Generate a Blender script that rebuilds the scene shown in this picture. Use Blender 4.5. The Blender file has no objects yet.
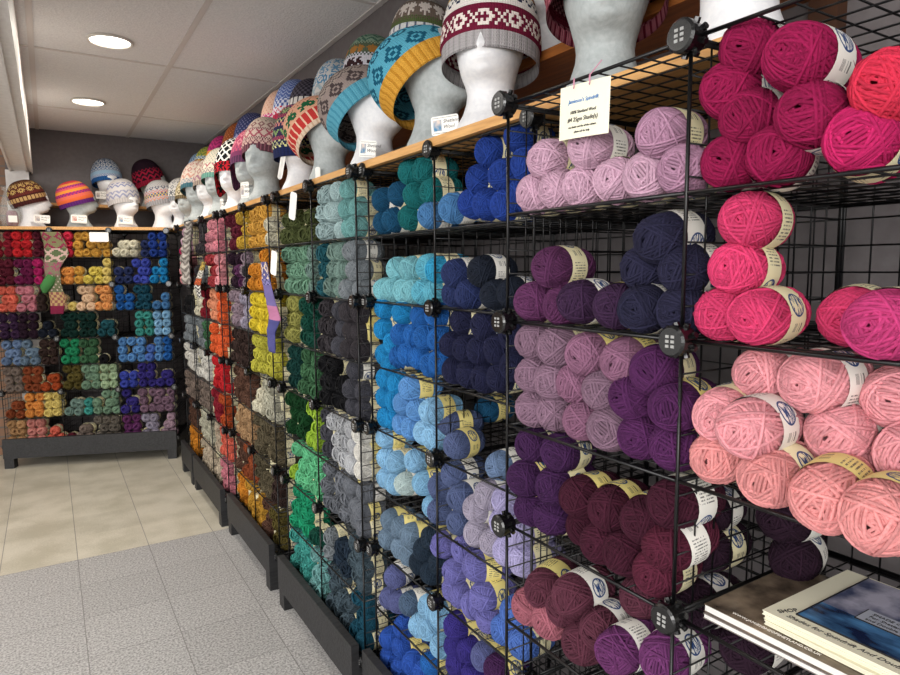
import bpy, math, random
import numpy as np
from mathutils import Vector, Matrix, Euler
random.seed(7)
S = bpy.context.scene
COL = S.collection
CZ = 1.35                       # camera height above the floor
# ------------------------------------------------------------------ camera
R_ = np.array((0.84991312, -0.5268865, -0.00618967)); U_ = np.array((0.06096614, 0.0866621, 0.99437056))
F_ = np.array((0.52338401, 0.84550594, -0.10577749)); FP = 646.35
cam = bpy.data.objects.new('camera', bpy.data.cameras.new('camera')); COL.objects.link(cam)
cam.data.sensor_width = 36; cam.data.lens = FP / 900 * 36; cam.data.clip_start = .02
cam.matrix_world = Matrix(((R_[0], U_[0], -F_[0], 0), (R_[1], U_[1], -F_[1], 0), (R_[2], U_[2], -F_[2], CZ), (0, 0, 0, 1)))
S.camera = cam
# ------------------------------------------------------------------ world, lights, exposure
S.view_settings.view_transform = 'Standard'; S.view_settings.look = 'None'
S.view_settings.gamma = 1; S.view_settings.exposure = 0.68
w = bpy.data.worlds.new('world'); S.world = w; w.use_nodes = True
w.node_tree.nodes['Background'].inputs[0].default_value = (1, .985, .96, 1)
w.node_tree.nodes['Background'].inputs[1].default_value = .88
def area(name, loc, target, size, sizey, power, col=(1, .97, .92)):
    l = bpy.data.lights.new(name, 'AREA'); l.shape = 'RECTANGLE'; l.size = size; l.size_y = sizey; l.energy = power; l.color = col
    o = bpy.data.objects.new(name, l); COL.objects.link(o); o.location = loc
    o.rotation_euler = (Vector(target) - Vector(loc)).to_track_quat('-Z', 'Y').to_euler()
    return o
area("shop_window_light", (-2.3, -1.2, 1.9), (.9, 1.6, 1.0), 2.2, 1.6, 80, (1, .98, .96))
area('added_overhead_fill', (-.9, 2.6, 2.33), (-.6, 2.6, 0), .6, 2.4, 34)  # unseen fill lamp added overhead to brighten the room, no fixture belongs to it
area('added_near_fill', (-.15, .2, 2.33), (.45, .6, 1.0), .6, .6, 7)  # small fill lamp added near the camera for the closest rack

# ------------------------------------------------------------------ helpers
def ray(x, y):
    return F_ + R_ * (x - 450) / FP - U_ * (y - 337.5) / FP
def onx(x, y, X):
    d = ray(x, y); k = X / d[0]; return Vector((X, d[1] * k, d[2] * k + CZ))
def onz(x, y, z):
    d = ray(x, y); k = (z - CZ) / d[2]; return Vector((d[0] * k, d[1] * k, z))
def ony(x, y, Y):
    d = ray(x, y); k = Y / d[1]; return Vector((d[0] * k, Y, d[2] * k + CZ))
def lin(h):
    if isinstance(h, str):
        h = h.lstrip('#'); c = [int(h[i:i + 2], 16) / 255 for i in (0, 2, 4)]
    else: c = h
    return tuple(v / 12.92 if v <= .04045 else ((v + .055) / 1.055) ** 2.4 for v in c)
class MB:
    def __init__(s): s.v = []; s.f = []; s.m = []; s.c = []; s.uv = []
    def add(s, vs, fs, mi=0, cols=None, uvs=None):
        o = len(s.v); s.v += [tuple(v) for v in vs]
        for k, f in enumerate(fs):
            s.f.append(tuple(i + o for i in f)); s.m.append(mi)
            s.c.append(cols[k] if cols else (1, 1, 1))
            s.uv.append(uvs[k] if uvs else [(0, 0)] * len(f))
    def box(s, a, b, mi=0):
        x0, y0, z0 = a; x1, y1, z1 = b
        s.add([(x0, y0, z0), (x1, y0, z0), (x1, y1, z0), (x0, y1, z0), (x0, y0, z1), (x1, y0, z1), (x1, y1, z1), (x0, y1, z1)],
              [(0, 3, 2, 1), (4, 5, 6, 7), (0, 1, 5, 4), (1, 2, 6, 5), (2, 3, 7, 6), (3, 0, 4, 7)], mi)
    def tube(s, pts, r, n=6, mi=0, closed=False, cap=True):
        pts = [Vector(p) for p in pts]; N = len(pts); vs = []
        up = None
        for i, p in enumerate(pts):
            if closed: t = pts[(i + 1) % N] - pts[i - 1]
            else: t = pts[min(i + 1, N - 1)] - pts[max(i - 1, 0)]
            t.normalize()
            if up is None:
                up = Vector((0, 0, 1)) if abs(t.z) < .9 else Vector((1, 0, 0))
            a = t.cross(up).normalized(); b = a.cross(t).normalized(); up = b
            rr = r[i] if isinstance(r, (list, tuple)) else r
            vs += [p + (a * math.cos(2 * math.pi * k / n) + b * math.sin(2 * math.pi * k / n)) * rr for k in range(n)]
        fs = []
        for i in range(N if closed else N - 1):
            j = (i + 1) % N
            for k in range(n):
                fs.append((i * n + k, i * n + (k + 1) % n, j * n + (k + 1) % n, j * n + k))
        if cap and not closed:
            fs.append(tuple(range(n))[::-1]); fs.append(tuple((N - 1) * n + k for k in range(n)))
        s.add(vs, fs, mi)
    def mesh(s, name, mats, smooth=False, col=False, uv=False):
        me = bpy.data.meshes.new(name); me.from_pydata(s.v, [], s.f)
        for m in (mats if isinstance(mats, (list, tuple)) else [mats]): me.materials.append(m)
        me.polygons.foreach_set('material_index', s.m)
        if smooth: me.polygons.foreach_set('use_smooth', [True] * len(s.f))
        if col:
            at = me.color_attributes.new('Col', 'FLOAT_COLOR', 'CORNER'); arr = []
            for f, c in zip(s.f, s.c): arr += [c[0], c[1], c[2], 1.0] * len(f)
            at.data.foreach_set('color', arr)
        if uv:
            u = me.uv_layers.new(name='UVMap'); arr = []
            for q in s.uv:
                for a in q: arr += [a[0], a[1]]
            u.data.foreach_set('uv', arr)
        me.update(); return me
def link(name, me, parent=None, loc=(0, 0, 0), rot=(0, 0, 0)):
    o = bpy.data.objects.new(name, me); COL.objects.link(o); o.location = loc; o.rotation_euler = rot
    if parent: o.parent = parent
    return o
def tag(o, label, cat, group=None, kind=None):
    if label: o['label'] = label
    if cat: o['category'] = cat
    if group: o['group'] = group
    if kind: o['kind'] = kind
    return o
def struct(name, me, label=None, loc=(0, 0, 0), rot=(0, 0, 0)):
    o = link(name, me, None, loc, rot); o['kind'] = 'structure'
    if label: o['label'] = label
    return o
# ---- materials
def mat(name, col, rough=.6, metal=0, spec=.5, **kw):
    m = bpy.data.materials.new(name); m.use_nodes = True; b = m.node_tree.nodes['Principled BSDF']
    b.inputs['Base Color'].default_value = (*lin(col), 1); b.inputs['Roughness'].default_value = rough
    b.inputs['Metallic'].default_value = metal; b.inputs['Specular IOR Level'].default_value = spec
    for k, v in kw.items(): b.inputs[k.replace('_', ' ')].default_value = v
    return m
def nn(m, t, **kw):
    n = m.node_tree.nodes.new(t)
    for k, v in kw.items(): setattr(n, k, v)
    return n
def lk(m, a, b): m.node_tree.links.new(a, b)
def bsdf(m): return m.node_tree.nodes['Principled BSDF']
def noisy(name, c1, c2, scale=8, rough=.6, detail=4, bump=0, stretch=None, spec=.5, coord='Object', lo=.35, hi=.65):
    m = mat(name, c1, rough, spec=spec); tc = nn(m, 'ShaderNodeTexCoord'); no = nn(m, 'ShaderNodeTexNoise')
    no.inputs['Scale'].default_value = scale; no.inputs['Detail'].default_value = detail
    src = tc.outputs[coord]
    if stretch:
        mp = nn(m, 'ShaderNodeMapping'); mp.inputs['Scale'].default_value = stretch; lk(m, src, mp.inputs[0]); src = mp.outputs[0]
    lk(m, src, no.inputs['Vector']); r = nn(m, 'ShaderNodeValToRGB')
    r.color_ramp.elements[0].position = lo; r.color_ramp.elements[1].position = hi
    r.color_ramp.elements[0].color = (*lin(c1), 1); r.color_ramp.elements[1].color = (*lin(c2), 1)
    lk(m, no.outputs['Fac'], r.inputs[0]); lk(m, r.outputs[0], bsdf(m).inputs['Base Color'])
    if bump:
        bp = nn(m, 'ShaderNodeBump'); bp.inputs['Strength'].default_value = bump; bp.inputs['Distance'].default_value = .005
        lk(m, no.outputs['Fac'], bp.inputs['Height']); lk(m, bp.outputs[0], bsdf(m).inputs['Normal'])
    return m
M_BLACK = mat('black_wire', '#08080a', .35, spec=.4)
M_PLAST = mat('black_plastic', '#0b0b0c', .25, spec=.6)
M_SLOT = mat('slot_lit_wall', '#9a9a98', .4)  # pale grey paints the lit wall showing through the connector holes
M_WOOD = noisy('pine_wood', '#c08a4c', '#dba866', 14, .5, 5, stretch=(8, .6, 8))
M_WOODD = noisy('brown_wood', '#8a5228', '#a8662f', 14, .5, 5, stretch=(8, .6, 8))
M_BASE = noisy('black_stained_wood', '#1d1d1f', '#2f2f31', 12, .55, 6, bump=.3, stretch=(10, 1, 10))
M_WALL = noisy('grey_wall', '#655f60', '#6b6667', 40, .8, 3, bump=.15)
M_FOAM = noisy('white_foam', '#e9e9ea', '#dedfe2', 90, .55, 3, bump=.12)
M_FOAMG = noisy('grey_foam', '#b2b8b8', '#a3aaaa', 90, .6, 3, bump=.3)
M_PAPER = mat('white_card', '#f2f0ea', .6)
M_CREAM = mat('cream_card', '#eeead2', .65)
M_INK = mat('black_ink', '#1c1a1a', .6)
M_BLUEINK = mat('blue_ink', '#3f7ec0', .6)
M_PINKINK = mat('pink_ribbon', '#c98aa0', .6)
# yarn
def yarn_mat(name, objcol):
    m = mat(name, '#ffffff', .92, spec=.15); b = bsdf(m)
    if objcol:
        mu = nn(m, 'ShaderNodeMix', data_type='RGBA'); mu.blend_type = 'MULTIPLY'; mu.inputs[0].default_value = 1; vcol = nn(m, 'ShaderNodeVertexColor'); vcol.layer_name = 'Col'
        lk(m, nn(m, 'ShaderNodeObjectInfo').outputs['Color'], mu.inputs[6]); lk(m, vcol.outputs['Color'], mu.inputs[7]); src = mu.outputs[2]
    else:
        a = nn(m, 'ShaderNodeVertexColor'); a.layer_name = 'Col'; src = a.outputs['Color']
    tc = nn(m, 'ShaderNodeTexCoord'); no = nn(m, 'ShaderNodeTexNoise'); no.inputs['Scale'].default_value = 320; no.inputs['Detail'].default_value = 2
    lk(m, tc.outputs['Object'], no.inputs['Vector'])
    hs = nn(m, 'ShaderNodeHueSaturation'); mr = nn(m, 'ShaderNodeMapRange')
    mr.inputs['From Min'].default_value = .3; mr.inputs['From Max'].default_value = .7; mr.inputs['To Min'].default_value = .86; mr.inputs['To Max'].default_value = 1.12
    lk(m, no.outputs['Fac'], mr.inputs[0]); lk(m, mr.outputs[0], hs.inputs['Value']); lk(m, src, hs.inputs['Color']); lk(m, hs.outputs[0], b.inputs['Base Color'])
    b.inputs['Sheen Weight'].default_value = .25; b.inputs['Sheen Roughness'].default_value = .5
    lk(m, src, b.inputs['Sheen Tint'])
    if not objcol:
        uv = nn(m, 'ShaderNodeUVMap'); mp = nn(m, 'ShaderNodeMapping'); mp.inputs['Rotation'].default_value = (0, 0, .5); wv = nn(m, 'ShaderNodeTexWave')
        wv.inputs['Scale'].default_value = 5; wv.inputs['Distortion'].default_value = 3; lk(m, uv.outputs[0], mp.inputs[0]); lk(m, mp.outputs[0], wv.inputs[0])
        bp = nn(m, 'ShaderNodeBump'); bp.inputs['Strength'].default_value = .15; bp.inputs['Distance'].default_value = .004
        lk(m, wv.outputs['Fac'], bp.inputs['Height']); lk(m, bp.outputs[0], b.inputs['Normal'])
    return m
M_YARN = yarn_mat('wool_yarn', True); M_YARNS = yarn_mat('wool_yarn_far', False)
def band_mat(name, base):
    """paper sleeve printed with rows of small text, a barcode and a blue oval emblem"""
    m = mat(name, base, .55); b = bsdf(m); uv = nn(m, 'ShaderNodeUVMap'); sp = nn(m, 'ShaderNodeSeparateXYZ'); lk(m, uv.outputs[0], sp.inputs[0])
    def mth(op, a, c=None, d=None):
        n = nn(m, 'ShaderNodeMath', operation=op)
        for i, q in enumerate((a, c, d)):
            if q is None: continue
            if isinstance(q, (int, float)): n.inputs[i].default_value = q
            else: lk(m, q, n.inputs[i])
        return n.outputs[0]
    u = mth('FRACT', mth('MULTIPLY', sp.outputs[0], 2.0)); v = sp.outputs[1]      # pattern twice around
    def win(x, a, c): return mth('MULTIPLY', mth('GREATER_THAN', x, a), mth('LESS_THAN', x, c))
    # text rows (run along v), letters by white noise
    row = mth('FRACT', mth('MULTIPLY', u, 26)); line = mth('LESS_THAN', row, .42)
    wn = nn(m, 'ShaderNodeTexWhiteNoise', noise_dimensions='2D'); cb = nn(m, 'ShaderNodeCombineXYZ')
    lk(m, mth('FLOOR', mth('MULTIPLY', v, 34)), cb.inputs[0]); lk(m, mth('FLOOR', mth('MULTIPLY', u, 26)), cb.inputs[1]); lk(m, cb.outputs[0], wn.inputs['Vector'])
    text = mth('MULTIPLY', mth('MULTIPLY', line, mth('GREATER_THAN', wn.outputs[0], .38)), mth('MULTIPLY', win(u, .06, .42), win(v, .16, .84)))
    # barcode
    bn = nn(m, 'ShaderNodeTexWhiteNoise', noise_dimensions='1D'); lk(m, mth('FLOOR', mth('MULTIPLY', v, 44)), bn.inputs['W'])
    bar = mth('MULTIPLY', mth('GREATER_THAN', bn.outputs[0], .5), mth('MULTIPLY', win(u, .5, .6), win(v, .25, .75)))
    # oval emblem
    du = mth('MULTIPLY', mth('SUBTRACT', u, .8), 7.5); dv = mth('MULTIPLY', mth('SUBTRACT', v, .5), 2.6)
    rr = mth('ADD', mth('MULTIPLY', du, du), mth('MULTIPLY', dv, dv))
    nz = nn(m, 'ShaderNodeTexNoise'); nz.inputs['Scale'].default_value = 14; lk(m, uv.outputs[0], nz.inputs['Vector'])
    ring = mth('MULTIPLY', mth('LESS_THAN', rr, 1.0), mth('MAXIMUM', mth('GREATER_THAN', rr, .72), mth('GREATER_THAN', nz.outputs['Fac'], .5)))
    dark = mth('MAXIMUM', text, bar)
    m1 = nn(m, 'ShaderNodeMix', data_type='RGBA'); m1.inputs[6].default_value = (*lin(base), 1); m1.inputs[7].default_value = (*lin('#3b3a3c'), 1)
    lk(m, mth('MULTIPLY', dark, .85), m1.inputs[0])
    m2 = nn(m, 'ShaderNodeMix', data_type='RGBA'); m2.inputs[7].default_value = (*lin('#1e3f74'), 1)
    lk(m, m1.outputs[2], m2.inputs[6]); lk(m, ring, m2.inputs[0]); lk(m, m2.outputs[2], b.inputs['Base Color'])
    return m
M_BANDC = band_mat('cream_paper_band', '#e9e0b8'); M_BANDW = band_mat('white_paper_band', '#eae7df'); M_BANDY = band_mat('yellow_paper_band', '#e8d88a')

# ------------------------------------------------------------------ room
ZC = CZ + 1.03
m = MB(); m.box((-4.2, -2.6, -.06), (1.3, 5.8, 0))
# floor of vinyl tiles: cream beyond y=3.40, speckled grey before it
fm = mat('vinyl_tiles', '#b0b0b0', .38, spec=.35); b = bsdf(fm); tc = nn(fm, 'ShaderNodeTexCoord'); sp = nn(fm, 'ShaderNodeSeparateXYZ'); lk(fm, tc.outputs['Object'], sp.inputs[0])
def mth(m, op, a, c=None):
    n = nn(m, 'ShaderNodeMath', operation=op)
    for i, q in enumerate((a, c)):
        if q is None: continue
        if isinstance(q, (int, float)): n.inputs[i].default_value = q
        else: lk(m, q, n.inputs[i])
    return n.outputs[0]
T = .3048
fx = mth(fm, 'DIVIDE', mth(fm, 'SUBTRACT', sp.outputs[0], .04), T); fy = mth(fm, 'DIVIDE', mth(fm, 'SUBTRACT', sp.outputs[1], 3.40), T)
ex = mth(fm, 'ABSOLUTE', mth(fm, 'SUBTRACT', mth(fm, 'FRACT', fx), .5)); ey = mth(fm, 'ABSOLUTE', mth(fm, 'SUBTRACT', mth(fm, 'FRACT', fy), .5))
wn = nn(fm, 'ShaderNodeTexWhiteNoise', noise_dimensions='2D'); cb = nn(fm, 'ShaderNodeCombineXYZ'); lk(fm, mth(fm, 'FLOOR', fx), cb.inputs[0]); lk(fm, mth(fm, 'FLOOR', fy), cb.inputs[1]); lk(fm, cb.outputs[0], wn.inputs['Vector'])
no = nn(fm, 'ShaderNodeTexNoise'); no.inputs['Scale'].default_value = 130; no.inputs['Detail'].default_value = 4; lk(fm, tc.outputs['Object'], no.inputs['Vector'])
no2 = nn(fm, 'ShaderNodeTexNoise'); no2.inputs['Scale'].default_value = 5; no2.inputs['Detail'].default_value = 3; lk(fm, tc.outputs['Object'], no2.inputs['Vector'])
r1 = nn(fm, 'ShaderNodeValToRGB'); lk(fm, no.outputs['Fac'], r1.inputs[0]); e = r1.color_ramp.elements
e[0].position = .36; e[0].color = (*lin('#868483'), 1); e[1].position = .62; e[1].color = (*lin('#c6c4c2'), 1)
r2 = nn(fm, 'ShaderNodeValToRGB'); lk(fm, mth(fm, 'ADD', mth(fm, 'MULTIPLY', no.outputs['Fac'], .35), mth(fm, 'MULTIPLY', no2.outputs['Fac'], .65)), r2.inputs[0]); e = r2.color_ramp.elements
e[0].position = .38; e[0].color = (*lin('#bab3a0'), 1); e[1].position = .6; e[1].color = (*lin('#d3ccbb'), 1)
mx = nn(fm, 'ShaderNodeMix', data_type='RGBA'); lk(fm, mth(fm, 'GREATER_THAN', fy, 0), mx.inputs[0]); lk(fm, r1.outputs[0], mx.inputs[6]); lk(fm, r2.outputs[0], mx.inputs[7])
# warmer tiles on the left columns, cooler on the right: per-tile tint
tn = nn(fm, 'ShaderNodeMix', data_type='RGBA'); tn.blend_type = 'MULTIPLY'; tn.inputs[0].default_value = 1
tv = nn(fm, 'ShaderNodeMapRange'); lk(fm, wn.outputs[0], tv.inputs[0]); tv.inputs['To Min'].default_value = .93; tv.inputs['To Max'].default_value = 1.03
cc = nn(fm, 'ShaderNodeCombineXYZ')
for i in range(3): lk(fm, tv.outputs[0], cc.inputs[i])
lk(fm, mx.outputs[2], tn.inputs[6]); lk(fm, cc.outputs[0], tn.inputs[7])
gx = mth(fm, 'GREATER_THAN', ex, .4945); gy = mth(fm, 'MULTIPLY', mth(fm, 'GREATER_THAN', ey, .4955), mth(fm, 'LESS_THAN', fy, .2))
mg = nn(fm, 'ShaderNodeMix', data_type='RGBA'); mg.inputs[7].default_value = (*lin('#6d6a68'), 1); lk(fm, mth(fm, 'MULTIPLY', mth(fm, 'MAXIMUM', gx, gy), .75), mg.inputs[0]); lk(fm, tn.outputs[2], mg.inputs[6]); lk(fm, mg.outputs[2], b.inputs['Base Color'])
struct('floor', m.mesh('floor', fm), 'vinyl tile floor, cream at the back and speckled grey in front')
# ceiling tiles
cm = noisy('ceiling_tile', '#dddddf', '#e9e9ea', 130, .9, 5, bump=.6)
m = MB(); m.box((-4.2, -2.6, ZC), (1.3, 5.8, ZC + .05)); struct('ceiling', m.mesh('ceiling', cm), 'suspended ceiling of textured tiles')
M_TBAR = mat('ceiling_bar', '#cfcac8', .5)
m = MB()
for x in (-4.2 + .01, -.0, .59, 1.165): m.box((x - .012, -2.6, ZC - .004), (x + .012, 5.68, ZC + .002))
for k in range(-5, 3):
    y = 3.645 + 1.245 * k / 1.0 if k < 2 else None
    if y is None or y > 5.6 or y < -2.5: continue
    m.box((-4.2, y - .010, ZC - .003), (1.18, y + .010, ZC + .002))
struct('trim_1', m.mesh('ceiling_grid', M_TBAR), 'metal bars of the ceiling grid')
m = MB(); m.box((1.18, -2.6, 0), (1.3, 5.8, ZC)); struct('wall_right', m.mesh('wall_right', M_WALL), 'grey wall behind the yarn racks')
m = MB(); m.box((-.21, 5.68, 0), (1.3, 5.8, ZC)); struct('wall_back', m.mesh('wall_back', M_WALL), 'grey back wall')
brick = mat('brick', '#8d6a55', .8); bt = nn(brick, 'ShaderNodeTexBrick'); tcb = nn(brick, 'ShaderNodeTexCoord'); mp = nn(brick, 'ShaderNodeMapping'); mp.inputs['Rotation'].default_value = (math.pi / 2, 0, 0)
lk(brick, tcb.outputs['Object'], mp.inputs[0]); lk(brick, mp.outputs[0], bt.inputs[0]); bt.inputs['Scale'].default_value = 1; bt.inputs['Brick Width'].default_value = .2; bt.inputs['Row Height'].default_value = .07; bt.inputs['Mortar Size'].default_value = .006
bt.inputs['Color1'].default_value = (*lin('#99745c'), 1); bt.inputs['Color2'].default_value = (*lin('#7e6250'), 1); bt.inputs['Mortar'].default_value = (*lin('#6f675f'), 1); lk(brick, bt.outputs[0], bsdf(brick).inputs['Base Color'])
m = MB(); m.box((-4.2, 5.7, 0), (-.21, 5.8, ZC)); struct('wall_far', m.mesh('wall_far', brick), 'brick wall at the far left')
M_SOF = noisy('painted_soffit', '#dcd7d3', '#e6e2de', 30, .55, 3)
m = MB(); zs = CZ + .715
m.box((-.185, -2.6, zs), (-.045, 5.68, ZC))
m.box((-.088, -2.6, zs - .012), (-.080, 5.68, zs)); m.box((-.055, -2.6, zs - .012), (-.045, 5.68, zs)); m.box((-.185, -2.6, zs - .012), (-.173, 5.68, zs))
struct('trim_2', m.mesh('soffit', M_SOF), 'boxed-in beam under the ceiling with thin mouldings')
m = MB(); m.box((-.21, 5.60, 0), (-.07, 5.68, zs)); m.box((-.085, 5.585, 0), (-.06, 5.60, zs - .11)); struct('wall_pier', m.mesh('pier', M_SOF), 'pale pier below the beam')
# recessed ceiling lights
M_GLOW = mat('lamp_glow', '#ffffff', .5); bsdf(M_GLOW).inputs['Emission Color'].default_value = (1, .93, .8, 1); bsdf(M_GLOW).inputs['Emission Strength'].default_value = 5
M_RIM = mat('white_rim', '#d8d4cf', .4)
for (px, py), lab in (((110, 40), 'round recessed ceiling light, the larger and nearer one'), ((88, 101), 'round recessed ceiling light, the farther one near the back wall')):
    p = onz(px, py, ZC)
    e_ = link('ceiling_light', None, None, (p.x, p.y, ZC - .004)); tag(e_, lab, 'ceiling light', 'recessed ceiling lights')
    m = MB(); m.tube([(0, 0, -.001), (0, 0, .003)], .083, 32); link('light_lens', m.mesh('lens', M_GLOW), e_)
    m = MB(); m.tube([(.089 * math.cos(t), .089 * math.sin(t), -.002) for t in np.linspace(0, 2 * math.pi, 33)[:-1]], .007, 8, closed=True); link('light_rim', m.mesh('rim', M_RIM, True), e_)
    l = bpy.data.lights.new('downlight', 'AREA'); l.shape = 'DISK'; l.size = .15; l.energy = 5; l.color = (1, .93, .82)
    lo = link('lamp', l, e_, (0, 0, -.012))
# wooden shelves
ZP = CZ + .277                  # top level of the racks
m = MB(); m.box((.772, .53, ZP + .004), (1.178, 4.95, ZP + .024))
tag(link('wooden_shelf', m.mesh('plank', M_WOOD)), 'long pine board lying on top of the yarn racks, heads standing on it', 'shelf')
m = MB(); m.box((.985, .50, CZ + .468), (1.18, 5.2, CZ + .49)); sh = link('wall_shelf', m.mesh('upper_board', M_WOODD)); tag(sh, 'brown upper wall shelf running along the right wall above the hats', 'shelf')
M_DARKW = noisy('dark_wood', '#3c2416', '#4d2f1c', 14, .5, 5)
for y in (.62, 1.9, 3.2, 4.5):
    m = MB(); m.box((1.15, y, ZP + .024), (1.18, y + .05, CZ + .468)); link('bracket', m.mesh('bracket', M_DARKW), sh)
m = MB(); m.box((-.05, 5.5, CZ + .468), (.95, 5.68, CZ + .488)); tag(link('wall_shelf', m.mesh('back_board', M_WOOD)), 'short pine wall shelf on the grey back wall', 'shelf')

# ------------------------------------------------------------------ racks
W = .37
def panel_mesh(n=9, w_=W, frame=.0028, wire=.0014, name='wire_panel'):
    m = MB(); h = w_ / 2 - .003
    for s in (-1, 1):
        m.tube([(s * h, 0, -h), (s * h, 0, h)], frame, 6); m.tube([(-h, 0, s * h), (h, 0, s * h)], frame, 6)
    for k in range(1, n):
        q = -h + 2 * h * k / n
        m.tube([(q, .0012, -h), (q, .0012, h)], wire, 5); m.tube([(-h, -.0012, q), (h, -.0012, q)], wire, 5)
    return m.mesh(name, M_BLACK, True)
PANEL = panel_mesh()
def connector_mesh():
    m = MB(); N = 28
    prof = [(.0, -.020), (.0175, -.020), (.0205, -.017), (.0205, -.010), (.018, -.008), (.018, .010), (.0, .010)]
    vs = []; fs = []
    for r, y in prof:
        for k in range(N):
            a = 2 * math.pi * k / N; vs.append((r * math.cos(a), y, r * math.sin(a)))
    for i in range(len(prof) - 1):
        for k in range(N):
            fs.append((i * N + k, (i + 1) * N + k, (i + 1) * N + (k + 1) % N, i * N + (k + 1) % N))
    m.add(vs, fs)
    for a in range(8):
        t = a * math.pi / 4 + .4; c, s = math.cos(t), math.sin(t)
        m.tube([(c * .012, .002, s * .012), (c * .024, .002, s * .024)], .0042, 6)
    for i in (-1, 0, 1):
        for j in (-1, 1):
            m.box((j * .0042 - .0025, -.0208, i * .0062 - .0018), (j * .0042 + .0025, -.0198, i * .0062 + .0018), 1)
    return m.mesh('connector', [M_PLAST, M_SLOT])
CONN = connector_mesh()
PI = math.pi
class Rack:
    def __init__(s, name, loc, rot, nb, label, base=True, top=True):
        s.nb = nb; s.loc = Vector((loc[0], loc[1], 0)); s.rot = rot
        s.e = link('wire_rack', None, None, (loc[0], loc[1], ZP - 4 * W), (0, 0, rot)); tag(s.e, label, 'wire rack', 'black wire grid racks')
        e = s.e
        for b_ in range(nb):
            for k in range(4):
                link('back_panel', PANEL, e, (W * (b_ + .5), W, W * (k + .5)))
            for k in range(9):
                link('shelf_panel', PANEL, e, (W * (b_ + .5), W / 2, W * k / 2), (PI / 2, 0, 0))
        for i in range(nb + 1):
            for k in range(4):
                link('side_panel', PANEL, e, (W * i, W / 2, W * (k + .5)), (0, 0, PI / 2))
            for k in range(5):
                link('connector', CONN, e, (W * i, 0, W * k))
                if k in (0, 4): link('connector', CONN, e, (W * i, W, W * k), (0, 0, PI))
        if base:
            zb = 0; L = nb * W; zt = ZP - 4 * W - .006
            t = link('wooden_base', None, e, (0, 0, -(ZP - 4 * W))); t['label'] = base
            m = MB(); m.box((-.004, -.045, .07), (L + .004, -.02, .205)); link('front_board', m.mesh('front_board', M_BASE), t)
            m = MB(); m.box((-.004, -.02, zt - .02), (L + .004, W + .02, zt)); link('deck', m.mesh('deck', M_BASE), t)
            for x in (-.004, L - .018):
                m = MB(); m.box((x, -.02, .07), (x + .022, W + .02, zt - .02)); link('side_board', m.mesh('side_board', M_BASE), t)
            for x in (.0, L - .06):
                for y in (-.043, W - .05):
                    m = MB(); m.box((x, y, 0), (x + .06, y + .06, .072)); link('foot', m.mesh('foot', M_BASE), t)
    def w2l(s, p):
        d = Vector((p.x, p.y, 0)) - s.loc; c, n = math.cos(-s.rot), math.sin(-s.rot)
        return (d.x * c - d.y * n, d.x * n + d.y * c, p.z)
    def l2w(s, l):
        c, n = math.cos(s.rot), math.sin(s.rot)
        return Vector((s.loc.x + l[0] * c - l[1] * n, s.loc.y + l[0] * n + l[1] * c, l[2]))
RA = Rack('A', (.681, .542 + W), -PI / 2, 2, 'nearest black wire rack at right, holding pink and purple yarn', base='black wooden base under the nearest rack')
RB = Rack('B', (.784, 1.707), -PI / 2, 2, 'black wire rack of blue and navy yarn, second from the right', base='black wooden base under the blue yarn rack')
RC = Rack('C', (.763, 2.488), -PI / 2, 2, 'black wire rack of grey and green yarn', base='black wooden base under the grey and green yarn rack')
RD = Rack('D', (.762, 3.355), -PI / 2, 2, 'black wire rack of yellow and brown yarn', base='black wooden base under the yellow and brown yarn rack')
RE = Rack('E', (.744, 4.174), -PI / 2, 2, 'black wire rack of orange, red and grey yarn farthest along the right wall', base='black wooden base under the orange and red yarn rack')
RF = Rack('F', (.744, 4.60), -PI / 2, 1, 'narrow black wire rack in the corner beside the back rack', base='short black wooden base in the far corner')
RK = Rack('K', (-.316, 5.328), -.34714, 3, 'wide black wire rack across the back corner, filled with small yarn balls of every colour', base='black wooden base under the wide back rack')
# pine board over the back rack
e_ = link('wooden_shelf', None, None, (-.316, 5.328, ZP + .004), (0, 0, -.34714)); tag(e_, 'pine board on top of the back rack carrying three hat heads', 'shelf')
m = MB(); m.box((.02, -.01, 0), (1.11, W, .02)); link('board', m.mesh('board', M_WOOD), e_)

# ------------------------------------------------------------------ yarn balls
BR, BL = .0325, .118
def sup(d, rs=1.0):
    """unit direction -> point on the ball, axis along y"""
    s = max(-1, min(1, d[1])); q = math.hypot(d[0], d[2]) or 1e-6
    y = BL / 2 * math.copysign(abs(s) ** .9, s)
    r = BR * (1 - abs(s) ** 3.4) ** .5 if abs(s) < 1 else 0
    return Vector((d[0] / q * r * rs, y * (1 + (rs - 1) * .4), d[2] / q * r * rs))
def base_ball(m, nu, nv, rs, ridge=0, ph=0):
    vs = []; fs = []; uvs = []
    for j in range(nv + 1):
        t = -1 + 2 * j / nv; s = math.sin(t * PI / 2 * .985)
        for i in range(nu):
            a = 2 * PI * i / nu
            q = math.sqrt(max(0, 1 - s * s)); rr = rs + ridge * math.sin(3 * a + 9 * t + ph) * math.cos(5 * t - 2 * a)
            p = sup((math.cos(a) * q, s, math.sin(a) * q), rr)
            if abs(t) > .75: p.y -= math.copysign(.030 * ((abs(t) - .75) / .25) ** .7, p.y)
            vs.append(p)
    for j in range(nv):
        for i in range(nu):
            k = (i + 1) % nu
            fs.append((j * nu + i, (j + 1) * nu + i, (j + 1) * nu + k, j * nu + k))
            u0, u1, v0, v1 = i / nu, (i + 1) / nu, j / nv, (j + 1) / nv
            uvs.append([(u0, v0), (u0, v1), (u1, v1), (u1, v0)])
    m.add(vs, fs, 0, None, uvs)
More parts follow.
